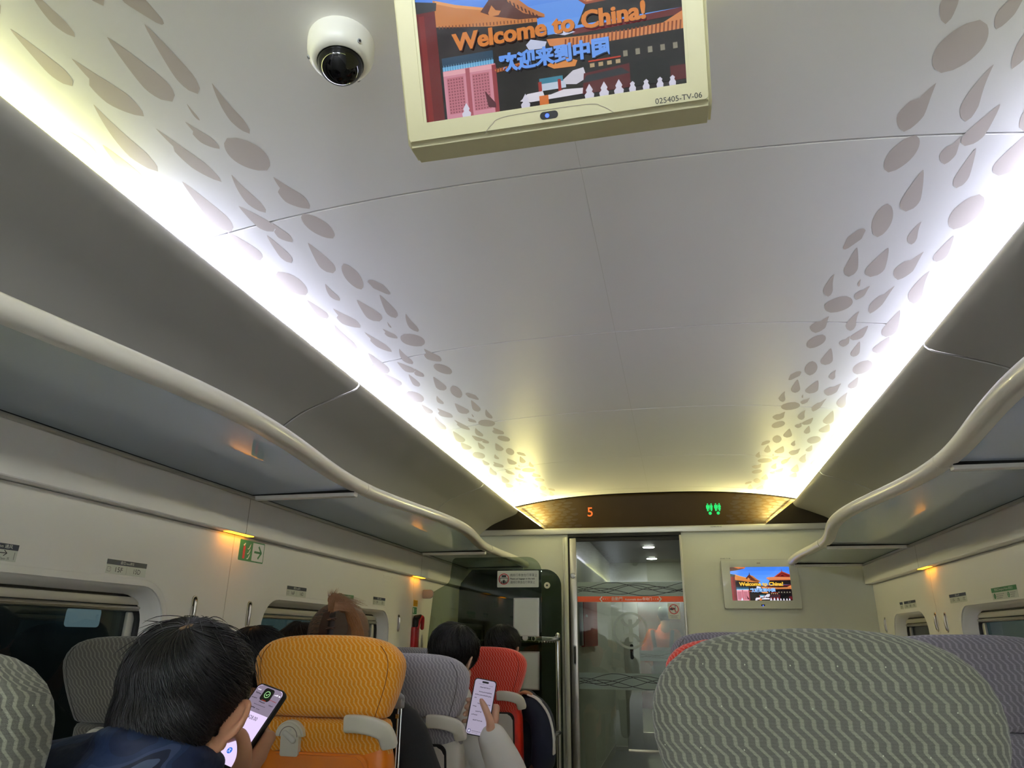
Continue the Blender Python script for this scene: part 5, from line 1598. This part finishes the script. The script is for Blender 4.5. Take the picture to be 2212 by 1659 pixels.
def nail(parent, F, p, rx, ry, rot=(0, 0, 0)):
    b = BM(); ellipsoid(b, (0, 0, 0), (rx, ry, 0.0018), nu=12, nv=8)
    bmesh.ops.transform(b, matrix=F @ Matrix.Translation(Vector(p)) @ Euler(rot).to_matrix().to_4x4(), verts=b.verts[:])
    return obj('nail', b, M_['nail'], parent, True)

def phone(F, w, h, label, content):
    root = empty('smartphone', F, label, 'phone')
    bm = BM()
    o = rrect(-w / 2, w / 2, -h / 2, h / 2, w * 0.155, 8)
    def ins(k): return rrect(-w / 2 + k, w / 2 - k, -h / 2 + k, h / 2 - k, w * 0.155 - k, 8)
    loft(bm, [[(x, y, z) for x, y in ins(k)] for k, z in ((0.003, -0.0115), (0.0008, -0.0105), (0, -0.008), (0, -0.001), (0.0008, 0.0006), (0.0022, 0.0008))])
    obj('case', bm, M_['black'], root, True, 40)
    bm = BM(); poly(bm, rrect(-w / 2 + 0.0034, w / 2 - 0.0034, -h / 2 + 0.0034, h / 2 - 0.0034, w * 0.125, 8), 0.0011)
    content(root, w - 0.0068, h - 0.0068, bm)
    return root

def marks(bm, x0, x1, y, hgt, rng, z):
    x = x0
    while x < x1 - hgt * 0.5:
        for _ in range(2):
            stroke(bm, [(x, y + (rng.random() - 0.5) * hgt * 0.7), (x + hgt * 0.75, y + (rng.random() - 0.5) * hgt * 0.7)], hgt * 0.22, z)
        stroke(bm, [(x + hgt * 0.37, y - hgt * 0.4), (x + hgt * 0.37, y + hgt * 0.4)], hgt * 0.16, z)
        x += hgt * 1.02

# ---------------------------------------------------------------- the man with the payment phone
P1 = empty('person', (-0.78, 1.05, 0), 'black-haired person in a blue camouflage jacket, seen from behind, bending over a phone', 'person')
P1m = P1.matrix_world.inverted()
HM = Matrix.Translation((-0.744, 1.02, H - 0.112)) @ Matrix.Rotation(math.radians(17), 4, 'Z') @ Matrix.Rotation(math.radians(-30), 4, 'X') @ Matrix.Rotation(math.radians(4), 4, 'Y') @ Matrix.Scale(0.99, 4)
up = Vector((0.045, 0.077, 0.127)).normalized()
rt = Vector((0.98, -0.20, -0.235)); rt = (rt - up * rt.dot(up)).normalized()
F1 = frame((-0.810, 1.32, H - 0.158), rt, up)
bm = BM()
head_geo(bm, P1m @ HM, False, (0.35, 1.3))
b = BM()
tube(b, [(-0.688, 0.955, H - 0.130), (-0.697, 0.935, H - 0.170), (-0.712, 0.915, H - 0.215)], [0.050, 0.053, 0.060], 18)
tube(b, [(-0.72, 0.915, H - 0.215), (-0.76, 0.95, H - 0.33), (-0.83, 1.03, H - 0.62), (-0.86, 1.12, 0.50)], [0.07, 0.135, 0.15, 0.15], 20)
tube(b, [(-0.90, 0.93, H - 0.27), (-1.00, 1.05, H - 0.50), (-0.93, 1.27, H - 0.52)], [0.055, 0.047, 0.038], 14)
tube(b, [(-0.60, 1.02, H - 0.31), (-0.60, 1.19, H - 0.50), (-0.715, 1.30, H - 0.35)], [0.055, 0.046, 0.033], 14)
for s in (-0.09, 0.09): tube(b, [(-0.86 + s, 1.12, 0.54), (-0.84 + s * 1.3, 1.50, 0.54), (-0.84 + s * 1.4, 1.53, 0.10)], [0.085, 0.065, 0.045], 14)
merge(bm, b, P1m @ Matrix.Translation((-0.046, 0.064, -0.006)))
phone_hand(bm, P1m @ F1, 1.0, 0.072, 0.155, grip_y=-0.032,
           thumb=[(0.048, -0.090, -0.002), (0.052, -0.055, 0.016), (0.022, -0.026, 0.026), (-0.010, -0.040, 0.015)], wrist=((0.030, -0.10, -0.010), (0.035, -0.16, -0.02)))
obj('body', bm, M_['skin'], P1, True, 180, REM(0.0034, 4))
nail(P1, P1m @ F1, (-0.0155, -0.0425, 0.0215), 0.0055, 0.007, (0.2, -0.5, 1.0))
bm = BM()
b = BM()
tube(b, bez([(-0.704, 0.915, H - 0.150), (-0.715, 0.905, H - 0.205), (-0.75, 0.93, H - 0.33), (-0.81, 1.0, H - 0.55), (-0.85, 1.08, 0.55)], 3), [0.066, 0.072, 0.082, 0.105, 0.13, 0.148, 0.155, 0.158, 0.16, 0.16, 0.16, 0.16, 0.16], 24)
tube(b, bez([(-0.735, 0.915, H - 0.195), (-0.82, 0.905, H - 0.212), (-0.90, 0.92, H - 0.250), (-0.985, 1.03, H - 0.46), (-0.94, 1.22, H - 0.53)], 4), [0.072, 0.074, 0.076, 0.077, 0.078, 0.078, 0.078, 0.077, 0.075, 0.073, 0.070, 0.067, 0.064, 0.060, 0.056, 0.053, 0.050], 20)
tube(b, bez([(-0.70, 0.93, H - 0.235), (-0.625, 0.985, H - 0.285), (-0.592, 1.06, H - 0.37), (-0.60, 1.18, H - 0.51), (-0.66, 1.25, H - 0.44)], 4), [0.075, 0.075, 0.075, 0.074, 0.073, 0.072, 0.071, 0.070, 0.068, 0.066, 0.063, 0.060, 0.058, 0.054, 0.050, 0.047, 0.044], 20)
# folds across the back and the collar roll
for y0, z0, dx in ((0.845, -0.245, 0.0), (0.852, -0.285, -0.03)):
    tube(b, bez([(-0.66, y0 + 0.05, H + z0 - 0.03), (-0.72, y0, H + z0 + 0.012), (-0.80 + dx, y0 + 0.01, H + z0 + 0.01), (-0.88 + dx, y0 + 0.03, H + z0 - 0.02)], 4), 0.016, 10)
cl = bez([(-0.632, 0.965, H - 0.170), (-0.637, 0.905, H - 0.150), (-0.672, 0.862, H - 0.138), (-0.725, 0.860, H - 0.132), (-0.770, 0.895, H - 0.140), (-0.785, 0.95, H - 0.165)], 4)
tube(b, cl, 0.017, 12); tube(b, [p + Vector((0, -0.002, -0.022)) for p in cl], 0.019, 12)
merge(bm, b, P1m @ Matrix.Translation((-0.046, 0.064, -0.006)))
obj('jacket', bm, M_['camo'], P1, True, 180, REM(0.006, 5))
bm = BM()
b = BM()
for s in (-0.09, 0.09): tube(b, [(-0.86 + s, 1.10, 0.55), (-0.84 + s * 1.3, 1.50, 0.55), (-0.84 + s * 1.4, 1.53, 0.08)], [0.10, 0.078, 0.06], 14)
merge(bm, b, P1m @ Matrix.Translation((-0.046, 0.064, -0.006))); obj('trousers', bm, M_['darkcloth'], P1, True, 180, REM(0.010, 4))
bm = BM(); hair_geo(bm, P1m @ HM, 1.0)
b = BM(); ellipsoid(b, (-0.064, -0.014, -0.006), (0.025, 0.036, 0.048)); merge(bm, b, P1m @ HM)
hair1 = obj('hair', bm, M_['hair'], P1, True, 180, REM(0.005, 6))
rng = random.Random(11)
whorl = (0.04, -0.86, 0.48)
sp = scalp_strands(hair1, P1m @ HM, 6500, rng, whorl, 0.0035, 2.5, 0.7, 0.7)
fly = scalp_strands(hair1, P1m @ HM, 90, rng, (0.0, -0.2, 1.0), 0.012, 1.4)
strands('hair_strands', sp + fly, 0.00060, M_['hairstrand'], P1)
# bare scalp showing at the crown
M_['scalp'] = mat('scalp_at_crown', '#6a5236', 0.7)
bm = BM()
wv = Vector(whorl).normalized()
bvh1 = BVHTree.FromObject(hair1, bpy.context.evaluated_depsgraph_get())
Ml = P1m @ HM
dw = (Ml.to_3x3() @ wv).normalized(); pc = bvh1.ray_cast(Ml @ Vector((0, -0.018, 0.03)) + dw * 0.4, -dw)[0] + dw * 0.0002
ellipsoid(bm, (0, 0, 0), (0.0045, 0.013, 0.0020), nu=14, nv=8)
bmesh.ops.transform(bm, matrix=Matrix.Translation(pc) @ Vector((0, 0, 1)).rotation_difference(dw).to_matrix().to_4x4() @ Matrix.Rotation(-0.35, 4, 'Z'), verts=bm.verts[:])
obj('crown_parting', bm, M_['scalp'], P1, True)

def pay_screen(root, w, h, bm):
    obj('display', bm, [screen_mat('phone_lilac', '#dcc9f0', 0.95)], root, False)
    bm = BM(); poly(bm, [(-w / 2, h * 0.155), (w / 2, h * 0.155), (w / 2, h / 2 - 0.011), (w / 2 - 0.003, h / 2 - 0.003), (w / 2 - 0.011, h / 2), (-w / 2 + 0.011, h / 2), (-w / 2 + 0.003, h / 2 - 0.003), (-w / 2, h / 2 - 0.011)], 0.0013)
    obj('dimmed_page', bm, screen_mat('phone_dim', '#8f8296', 0.75), root, False)
    bm = BM(); poly(bm, rrect(-0.0125, 0.0125, h / 2 - 0.0275, h / 2 - 0.0025, 0.006), 0.0016); obj('notch_panel', bm, M_['ink'], root, False)
    bm = BM(); ringpoly(bm, 0, h / 2 - 0.0145, 0.0055, 0.0066, 0.0019, 28); stroke(bm, [(-0.0027, h / 2 - 0.0145), (-0.0007, h / 2 - 0.0168), (0.003, h / 2 - 0.0122)], 0.0011, 0.0019)
    obj('tick_symbol', bm, screen_mat('phone_green', '#a6e39a', 0.9), root, False)
    ik = screen_mat('phone_ink', '#1d1a24', 0.5)
    text(root, '¥28.00', 0.002, h * 0.085, 0.0014, 0.0098, ik, width=0.0235)
    rg = random.Random(5)
    bm = BM()
    for x0, x1, y, hh in ((-0.028, -0.013, h * 0.385, 0.0034), (-0.030, -0.016, h * 0.318, 0.0026), (-0.008, 0.007, h * 0.295, 0.0030), (0.018, 0.029, h * 0.290, 0.0026), (-0.016, 0.014, h * 0.250, 0.0016), (-0.024, -0.006, h * 0.205, 0.0034), (-0.004, 0.006, h * 0.200, 0.0018)):
        marks(bm, x0, x1, y, hh, rg, 0.0017)
    obj('page_text', bm, ik, root, False)
    bm = BM(); marks(bm, 0.012, 0.030, h * 0.352, 0.0026, rg, 0.0017); poly(bm, rrect(-0.005, 0.006, h * 0.318, h * 0.327), 0.0017); obj('red_text', bm, screen_mat('phone_red', '#b0402c', 0.5), root, False)
    bm = BM()
    for i in range(4): poly(bm, rrect(0.016 + i * 0.0022, 0.0175 + i * 0.0022, h / 2 - 0.0115, h / 2 - 0.010 + i * 0.0007), 0.0017)
    poly(bm, rrect(0.0265, 0.0305, h / 2 - 0.0115, h / 2 - 0.0090, 0.0008), 0.0017)
    for i in range(3): poly(bm, rrect(-0.028 + i * 0.003, -0.0262 + i * 0.003, h / 2 - 0.0112, h / 2 - 0.0090), 0.0017)
    obj('status_icons', bm, screen_mat('phone_white', '#f2eefa', 0.9), root, False)
    bm = BM(); poly(bm, disc(0.001, -h * 0.345, 0.0056), 0.0014); obj('blue_badge', bm, screen_mat('phone_blue', '#2f6fd8', 0.9), root, False)
    bm = BM(); stroke(bm, [(-0.0015, -h * 0.345 + 0.002), (0.0035, -h * 0.345 + 0.002)], 0.0007, 0.0018); stroke(bm, [(0.001, -h * 0.345 + 0.0035), (0.001, -h * 0.345 - 0.0003), (0.0035, -h * 0.345 - 0.003)], 0.0007, 0.0018); stroke(bm, [(0.0025, -h * 0.345), (-0.002, -h * 0.345 - 0.0028)], 0.0007, 0.0018)
    obj('badge_mark', bm, bpy.data.materials['phone_white'], root, False)
phone(F1, 0.072, 0.155, 'black-cased phone showing a lilac payment page with 28.00, held beside the orange seat', pay_screen)

# ---------------------------------------------------------------- reader in the slate seat
P2 = empty('person', (-0.93, 3.02, 0), 'dark-haired person in the slate seat, white sleeve raised holding a reading phone in the aisle', 'person')
P2m = P2.matrix_world.inverted()
H2 = Matrix.Translation((-0.925, 2.985, H - 0.085)) @ Matrix.Rotation(math.radians(-14), 4, 'Z') @ Matrix.Rotation(math.radians(-20), 4, 'X') @ Matrix.Rotation(math.radians(8), 4, 'Y') @ Matrix.Scale(1.05, 4)
up = Vector((0.027, 0.030, 0.193)).normalized(); rt = Vector((0.95, 0.28, -0.12)); rt = (rt - up * rt.dot(up)).normalized()
F2 = frame((-0.7435, 2.78, H - 0.2435), rt, up)
bm = BM(); head_geo(bm, P2m @ H2)
b = BM()
tube(b, [(-0.93, 2.95, H - 0.22), (-0.95, 2.99, H - 0.36), (-0.98, 3.08, H - 0.62), (-1.0, 3.14, 0.50)], [0.06, 0.13, 0.145, 0.15], 18)
tube(b, [(-0.80, 2.96, H - 0.38), (-0.70, 2.945, H - 0.50), (-0.672, 2.925, H - 0.565), (-0.664, 2.89, H - 0.51), (-0.700, 2.80, H - 0.36)], [0.05, 0.044, 0.042, 0.040, 0.033], 14)
tube(b, [(-1.08, 2.98, H - 0.36), (-1.13, 3.10, H - 0.58), (-1.02, 3.28, H - 0.60)], [0.05, 0.044, 0.035], 14)
for s in (-0.09, 0.09): tube(b, [(-1.0 + s, 3.16, 0.54), (-1.0 + s * 1.2, 3.52, 0.54), (-1.0 + s * 1.3, 3.54, 0.10)], [0.085, 0.065, 0.045], 14)
merge(bm, b, P2m)
phone_hand(bm, P2m @ F2, 1.12, 0.079, 0.18, grip_y=-0.022, pinky_under=False,
           thumb=[(0.044, -0.082, 0.0), (0.040, -0.045, 0.016), (0.018, -0.008, 0.022), (-0.004, 0.020, 0.013)], wrist=((0.008, -0.075, -0.012), (0.008, -0.100, -0.012)))
obj('body', bm, M_['skin2'], P2, True, 180, REM(0.0042, 4))
bm = BM(); b = BM()
tube(b, [(-0.93, 2.95, H - 0.24), (-0.95, 2.99, H - 0.36), (-0.98, 3.08, H - 0.62), (-1.0, 3.13, 0.52)], [0.10, 0.15, 0.16, 0.16], 20)
tube(b, bez([(-0.86, 2.97, H - 0.34), (-0.745, 2.955, H - 0.45), (-0.672, 2.93, H - 0.575), (-0.652, 2.88, H - 0.50), (-0.702, 2.80, H - 0.350)], 4), [0.075, 0.075, 0.074, 0.073, 0.072, 0.072, 0.074, 0.076, 0.078, 0.080, 0.080, 0.078, 0.075, 0.072, 0.067, 0.061, 0.055], 18)
tube(b, [(-1.03, 2.98, H - 0.35), (-1.12, 3.08, H - 0.56), (-1.05, 3.22, H - 0.60)], [0.075, 0.068, 0.058], 16)
merge(bm, b, P2m); obj('shirt', bm, M_['whitecloth'], P2, True, 180, REM(0.007, 5))
bm = BM(); b = BM()
for s in (-0.09, 0.09): tube(b, [(-1.0 + s, 3.14, 0.55), (-1.0 + s * 1.2, 3.52, 0.55), (-1.0 + s * 1.3, 3.54, 0.08)], [0.10, 0.078, 0.06], 14)
merge(bm, b, P2m); obj('trousers', bm, M_['darkcloth'], P2, True, 180, REM(0.010, 4))
bm = BM(); hair_geo(bm, P2m @ H2, 1.02)
h2 = obj('hair', bm, M_['hair'], P2, True, 180, REM(0.006, 6))
strands('hair_strands', scalp_strands(h2, P2m @ H2, 1100, random.Random(4), (0.3, -0.3, 0.9), 0.006, 2.2), 0.0008, M_['hairstrand'], P2)
def read_screen(root, w, h, bm):
    obj('display', bm, screen_mat('phone_page', '#bdb2ca', 0.55), root, False)
    bm = BM(); poly(bm, rrect(-0.0125, 0.0125, h / 2 - 0.0115, h / 2 - 0.0045, 0.0034), 0.0015); obj('notch_panel', bm, M_['ink'], root, False)
    rg = random.Random(9); bm = BM()
    for x0, x1, y in ((-0.018, 0.022, 0.36), (-0.018, 0.032, 0.275), (-0.031, 0.032, 0.215), (-0.031, -0.024, 0.155), (-0.016, 0.032, 0.06), (-0.031, -0.018, 0.0), (-0.018, 0.004, -0.085), (-0.031, -0.010, -0.15), (-0.022, 0.012, -0.245)):
        marks(bm, x0, x1, h * y, 0.0044, rg, 0.0015)
    marks(bm, -0.024, -0.002, h * 0.415, 0.0018, rg, 0.0015); marks(bm, 0.016, 0.030, h * 0.405, 0.002, rg, 0.0015); marks(bm, -0.020, 0.014, -h * 0.44, 0.0026, rg, 0.0015); marks(bm, -0.018, 0.004, -h * 0.468, 0.0014, rg, 0.0015)
    obj('page_text', bm, bpy.data.materials['phone_ink'], root, False)
    bm = BM(); poly(bm, rrect(-0.0335, -0.0245, -h * 0.475, -h * 0.415), 0.0015); obj('cover_icon', bm, screen_mat('phone_navy', '#2a2f6e', 0.6), root, False)
    bm = BM(); poly(bm, rrect(-0.031, -0.027, -h * 0.465, -h * 0.425, 0.001), 0.0019); obj('cover_figure', bm, bpy.data.materials['phone_white'], root, False)
phone(F2, 0.086, 0.196, 'phone showing a page of text held up in front of the red seat', read_screen)

# ---------------------------------------------------------------- woman with a claw clip in the orange seat
P4 = empty('person', (-1.05, 2.42, 0), 'person with brown hair twisted up in a claw clip, above the orange seat', 'person')
P4m = P4.matrix_world.inverted()
H4 = Matrix.Translation((-1.105, 2.295, H - 0.035)) @ Matrix.Rotation(math.radians(6), 4, 'Z') @ Matrix.Rotation(math.radians(-8), 4, 'X') @ Matrix.Scale(1.04, 4)
bm = BM(); head_geo(bm, P4m @ H4); b = BM()
tube(b, [(-1.09, 2.30, H - 0.18), (-1.06, 2.36, H - 0.34), (-1.04, 2.44, H - 0.62), (-1.03, 2.48, 0.5)], [0.06, 0.12, 0.135, 0.14], 18)
tube(b, [(-0.90, 2.34, H - 0.30), (-0.815, 2.42, H - 0.52), (-0.92, 2.62, H - 0.58)], [0.048, 0.042, 0.034], 14)
tube(b, [(-1.20, 2.36, H - 0.30), (-1.24, 2.44, H - 0.54), (-1.10, 2.62, H - 0.58)], [0.048, 0.042, 0.034], 14)
for s in (-0.08, 0.08): tube(b, [(-1.03 + s, 2.50, 0.53), (-1.02 + s * 1.2, 2.62, 0.53), (-1.02 + s * 1.3, 2.64, 0.10)], [0.08, 0.062, 0.045], 14)
merge(bm, b, P4m); obj('body', bm, M_['skin2'], P4, True, 180, REM(0.006, 4))
bm = BM(); b = BM()
tube(b, [(-1.09, 2.30, H - 0.19), (-1.06, 2.36, H - 0.33), (-1.04, 2.44, H - 0.62), (-1.03, 2.48, 0.52)], [0.09, 0.145, 0.155, 0.16], 20)
tube(b, bez([(-0.97, 2.33, H - 0.24), (-0.885, 2.335, H - 0.275), (-0.838, 2.36, H - 0.38), (-0.80, 2.43, H - 0.53), (-0.90, 2.58, H - 0.57)], 3), [0.07] * 5 + [0.068] * 4 + [0.06, 0.056, 0.05, 0.046], 18)
tube(b, [(-1.18, 2.36, H - 0.27), (-1.24, 2.44, H - 0.54), (-1.12, 2.58, H - 0.58)], [0.07, 0.062, 0.05], 16)
merge(bm, b, P4m); obj('coat', bm, M_['blackcloth'], P4, True, 180, REM(0.007, 5))
bm = BM(); hair_geo(bm, P4m @ H4, 1.06)
b = BM(); ellipsoid(b, (0.02, -0.105, 0.035), (0.045, 0.035, 0.06)); merge(bm, b, P4m @ H4)
h4 = obj('hair', bm, M_['hairbrown'], P4, True, 180, REM(0.006, 6))
bvh4 = BVHTree.FromObject(h4, bpy.context.evaluated_depsgraph_get()); M4 = P4m @ H4; c4 = M4 @ Vector((0, -0.018, 0.03))
rng = random.Random(21)
cx = Vector((0.012, -0.13, 0.03))
dark, mid, light = [], [], []
for i in range(2200):
    # hairs combed from both sides towards the twist at the back
    s = 1 if rng.random() < 0.5 else -1
    a = rng.random()
    z0 = -0.06 + 0.16 * rng.random()
    start = Vector((s * 0.096 * math.cos((z0 - 0.03) * 7), -0.02 - 0.03 * rng.random(), 0.04 + (z0)))
    end = cx + Vector((s * 0.012, 0.012, (z0) * 0.8 + (rng.random() - .5) * 0.03 + 0.02))
    pts = []
    for k in range(7):
        t = k / 6
        p = start.lerp(end, t)
        q_ = M4 @ p; d = (q_ - c4).normalized()
        hit = bvh4.ray_cast(c4 + d * 0.4, -d)
        pts.append((hit[0] if hit[0] is not None else q_) + d * 0.0015)
    (dark if s < 0 and rng.random() < 0.55 else mid).append(pts)
for i in range(190):
    # loose ends over the clip: a short spike and wisps falling to the right
    st_ = Vector((0.002 + (rng.random() - .5) * 0.020, -0.122, 0.085 + rng.random() * 0.02))
    if i < 70:
        pk = Vector((-0.004 + (rng.random() - .5) * 0.016, -0.128, 0.118 + rng.random() * 0.015))
        en = pk + Vector(((rng.random() - .35) * 0.034, -0.004 * rng.random(), 0.012 + rng.random() * 0.018))
    else:
        pk = Vector((0.022 + (rng.random() - .5) * 0.03, -0.122 - rng.random() * 0.015, 0.118 + rng.random() * 0.026))
        en = Vector((0.055 + rng.random() * 0.055, -0.12 + rng.random() * 0.03, 0.128 - rng.random() * 0.07))
    light.append([M4 @ p for p in bez([st_, st_.lerp(pk, 0.5) + Vector((0, -0.006, 0.004)), pk, en], 3)])
for i in range(170):
    x0 = 0.04 + rng.random() * 0.055
    light.append([P4m @ H4 @ p for p in bez([Vector((0.02, -0.15, 0.085 + rng.random() * 0.03)), Vector((x0 * 0.8, -0.135, 0.085 + rng.random() * 0.02)), Vector((x0 + 0.012, -0.105, 0.035)), Vector((x0 + 0.022, -0.08, -0.05))], 3)])
strands('dark_strands', dark, 0.0010, M_['hairstrand'], P4)
strands('brown_strands', mid, 0.0010, M_['hairmid'], P4)
strands('light_strands', light, 0.00055, M_['hairblond'], P4)
ck = empty('hair_claw', P4.matrix_world @ P4m @ H4 @ Matrix.Translation((0.02, -0.152, 0.015)), 'brown plastic claw clip in the twisted hair above the orange seat', 'hair clip')
for s in (-1, 1):
    bm = BM()
    pts = [(s * 0.010, 0.070), (s * 0.034, 0.066), (s * 0.046, 0.030), (s * 0.040, -0.04), (s * 0.014, -0.05), (s * 0.010, 0.0)]
    vs = [bm.verts.new((x, 0.018 * (abs(x) / 0.04) ** 2 - 0.004, z)) for x, z in pts]; bm.faces.new(vs)
    bmesh.ops.solidify(bm, geom=bm.faces[:], thickness=0.004)
    o = obj('claw_plate', bm, M_['clip'], ck, True, 40)
    bm = BM()
    for k in range(4): tube(bm, [(s * 0.012, -0.003, 0.05 - 0.026 * k), (-s * 0.010, -0.010, 0.044 - 0.026 * k)], 0.0028, 8)
    obj('claw_teeth', bm, M_['clip'], ck, True)

# ---------------------------------------------------------------- others glimpsed over the seats
def glimpsed(name_label, x, y, z, yaw, tilt, cloth, body_dx=0.0, k=1.03, seed=1):
    r = empty('person', (x + body_dx, y + 0.08, 0), name_label, 'person')
    rm = r.matrix_world.inverted()
    hm_ = Matrix.Translation((x, y, H + z)) @ Matrix.Rotation(math.radians(yaw), 4, 'Z') @ Matrix.Rotation(math.radians(tilt), 4, 'X') @ Matrix.Scale(k, 4)
    bm = BM(); head_geo(bm, rm @ hm_); b = BM()
    bx = x + body_dx
    tube(b, [(x, y - 0.01, H + z - 0.15), (bx, y + 0.03, H + z - 0.30), (bx, y + 0.10, H + z - 0.55), (bx, y + 0.14, 0.5)], [0.06, 0.12, 0.135, 0.14], 18)
    for s in (-1, 1):
        tube(b, [(bx + s * 0.15, y + 0.03, H + z - 0.27), (bx + s * 0.19, y + 0.10, H + z - 0.50), (bx + s * 0.08, y + 0.28, H + z - 0.55)], [0.046, 0.042, 0.034], 12)
        tube(b, [(bx + s * 0.08, y + 0.16, 0.53), (bx + s * 0.10, y + 0.42, 0.53), (bx + s * 0.10, y + 0.44, 0.1)], [0.08, 0.062, 0.045], 12)
    merge(bm, b, rm); obj('body', bm, M_['skin'], r, True, 180, REM(0.007, 4))
    bm = BM(); b = BM()
    tube(b, [(x, y - 0.01, H + z - 0.18), (bx, y + 0.03, H + z - 0.29), (bx, y + 0.10, H + z - 0.55), (bx, y + 0.14, 0.50)], [0.085, 0.14, 0.15, 0.155], 18)
    for s in (-1, 1): tube(b, [(bx + s * 0.13, y + 0.03, H + z - 0.26), (bx + s * 0.19, y + 0.10, H + z - 0.50), (bx + s * 0.10, y + 0.24, H + z - 0.55)], [0.066, 0.060, 0.05], 14)
    merge(bm, b, rm); obj('shirt', bm, M_[cloth], r, True, 180, REM(0.009, 5))
    bm = BM(); hair_geo(bm, rm @ hm_, 1.0); hh_ = obj('hair', bm, M_['hair'], r, True, 180, REM(0.006, 6))
    strands('hair_strands', scalp_strands(hh_, rm @ hm_, 700, random.Random(seed), (0, -0.4, 0.9), 0.006, 2.1), 0.0009, M_['hairstrand'], r)
    return r, rm
glimpsed('black-haired head between the foreground man and the orange seat', -1.405, 2.30, -0.105, 0, -10, 'darkcloth', -0.05, 1.03, 31)
glimpsed('dark head leaning on the second left window, left of the brown bun', -1.56, 2.87, -0.080, 20, -6, 'darkcloth', 0.14, 1.03, 32)
P3, P3m = glimpsed('person in the red seat with a navy striped jersey sleeve in the aisle', -0.965, 4.05, -0.065, -10, -16, 'navy', 0.0, 1.03, 33)
bm = BM()
tube(bm, [P3m @ p for p in bez([(-0.87, 4.02, H - 0.345), (-0.79, 3.99, H - 0.345), (-0.735, 3.975, H - 0.40), (-0.722, 3.97, H - 0.50), (-0.728, 3.98, H - 0.585)], 4)], [0.062, 0.064, 0.066, 0.067, 0.068, 0.068, 0.068, 0.067, 0.067, 0.066, 0.066, 0.065, 0.065, 0.064, 0.064, 0.064, 0.063], 20)
obj('sleeve', bm, M_['navy'], P3, True)
bm = BM()
for off in (-0.012, 0.012, 0.034):
    tube(bm, [P3m @ p for p in bez([(-0.80, 3.945 + off, H - 0.2785), (-0.745, 3.93 + off, H - 0.300), (-0.690, 3.925 + off, H - 0.365), (-0.664, 3.925 + off, H - 0.46), (-0.664, 3.93 + off, H - 0.55)], 4)], 0.0045, 8)
obj('sleeve_stripes', bm, M_['whitecloth'], P3, True)
bm = BM()
tube(bm, [P3m @ Vector(p) for p in ((-0.728, 3.98, H - 0.58), (-0.735, 4.0, H - 0.64), (-0.80, 4.12, H - 0.66))], [0.044, 0.042, 0.034], 14)
for i in range(4):
    y = 3.955 + 0.017 * i
    tube(bm, [P3m @ p for p in bez([(-0.865, y, H - 0.292), (-0.838, y - 0.004, H - 0.270), (-0.808, y - 0.006, H - 0.272), (-0.788, y - 0.006, H - 0.284)], 3)], 0.0085, 10)
tube(bm, [P3m @ Vector(p) for p in ((-0.90, 3.985, H - 0.305), (-0.865, 3.982, H - 0.292))], [0.03, 0.028], 12)
obj('arm', bm, M_['skin'], P3, True, 180, REM(0.004, 3))

# passenger in orange beyond the far door
P7 = empty('person', (-0.21, 10.1, 0), 'person in an orange top with black backpack straps, seen from behind through the doors', 'person')
P7m = P7.matrix_world.inverted()
H7 = Matrix.Translation((-0.18, 10.06, H + 0.29)) @ Matrix.Rotation(math.radians(-12), 4, 'X')
bm = BM(); head_geo(bm, P7m @ H7); b = BM()
tube(b, [(-0.20, 10.06, H + 0.14), (-0.21, 10.06, H + 0.0), (-0.21, 10.08, H - 0.30), (-0.21, 10.08, H - 0.40)], [0.06, 0.15, 0.14, 0.14], 18)
for s in (-1, 1):
    tube(b, [(-0.21 + s * 0.19, 10.08, H + 0.06), (-0.21 + s * 0.24, 10.10, H - 0.22), (-0.21 + s * 0.18, 10.3, H - 0.30)], [0.05, 0.045, 0.035], 12)
    tube(b, [(-0.21 + s * 0.09, 10.1, H - 0.36), (-0.21 + s * 0.10, 10.1, 0.5), (-0.21 + s * 0.10, 10.1, 0.06)], [0.085, 0.06, 0.045], 12)
merge(bm, b, P7m); obj('body', bm, M_['skin'], P7, True, 180, REM(0.009, 4))
M_['orangecloth'] = mat('cloth_orange', '#d85a14', 0.8)
bm = BM(); b = BM()
tube(b, [(-0.20, 10.06, H + 0.13), (-0.21, 10.06, H + 0.02), (-0.21, 10.08, H - 0.28), (-0.21, 10.08, H - 0.42)], [0.085, 0.165, 0.155, 0.155], 20)
for s in (-1, 1): tube(b, [(-0.21 + s * 0.15, 10.07, H + 0.07), (-0.21 + s * 0.23, 10.09, H - 0.10), (-0.21 + s * 0.24, 10.11, H - 0.22)], [0.075, 0.07, 0.064], 14)
merge(bm, b, P7m); obj('top', bm, M_['orangecloth'], P7, True, 180, REM(0.010, 5))
bm = BM(); hair_geo(bm, P7m @ H7, 1.0); obj('hair', bm, M_['hair'], P7, True, 180, REM(0.008, 5))
bp = empty('backpack', (-0.22, 9.88, H - 0.26), 'dark backpack worn by the person in orange beyond the doors', 'backpack')
bm = BM(); box(bm, -0.14, 0.15, -0.07, 0.06, -0.20, 0.17, 0.045, 4); obj('bag', bm, M_['darkcloth'], bp, True, 50)
for s in (-1, 1):
    bm = BM(); tube(bm, bez([(s * 0.09, 0.03, 0.10), (s * 0.12, 0.01, 0.30), (s * 0.13, 0.10, 0.375), (s * 0.13, 0.22, 0.36)], 4), 0.024, 10, flat=0.5); obj('strap', bm, M_['darkcloth'], bp, True)
bm = BM(); b = BM()
for s in (-1, 1): tube(b, [(-0.21 + s * 0.09, 10.1, H - 0.38), (-0.21 + s * 0.10, 10.1, 0.5), (-0.21 + s * 0.10, 10.1, 0.05)], [0.10, 0.075, 0.06], 12)
merge(bm, b, P7m); obj('trousers', bm, M_['darkcloth'], P7, True, 180, REM(0.012, 4))
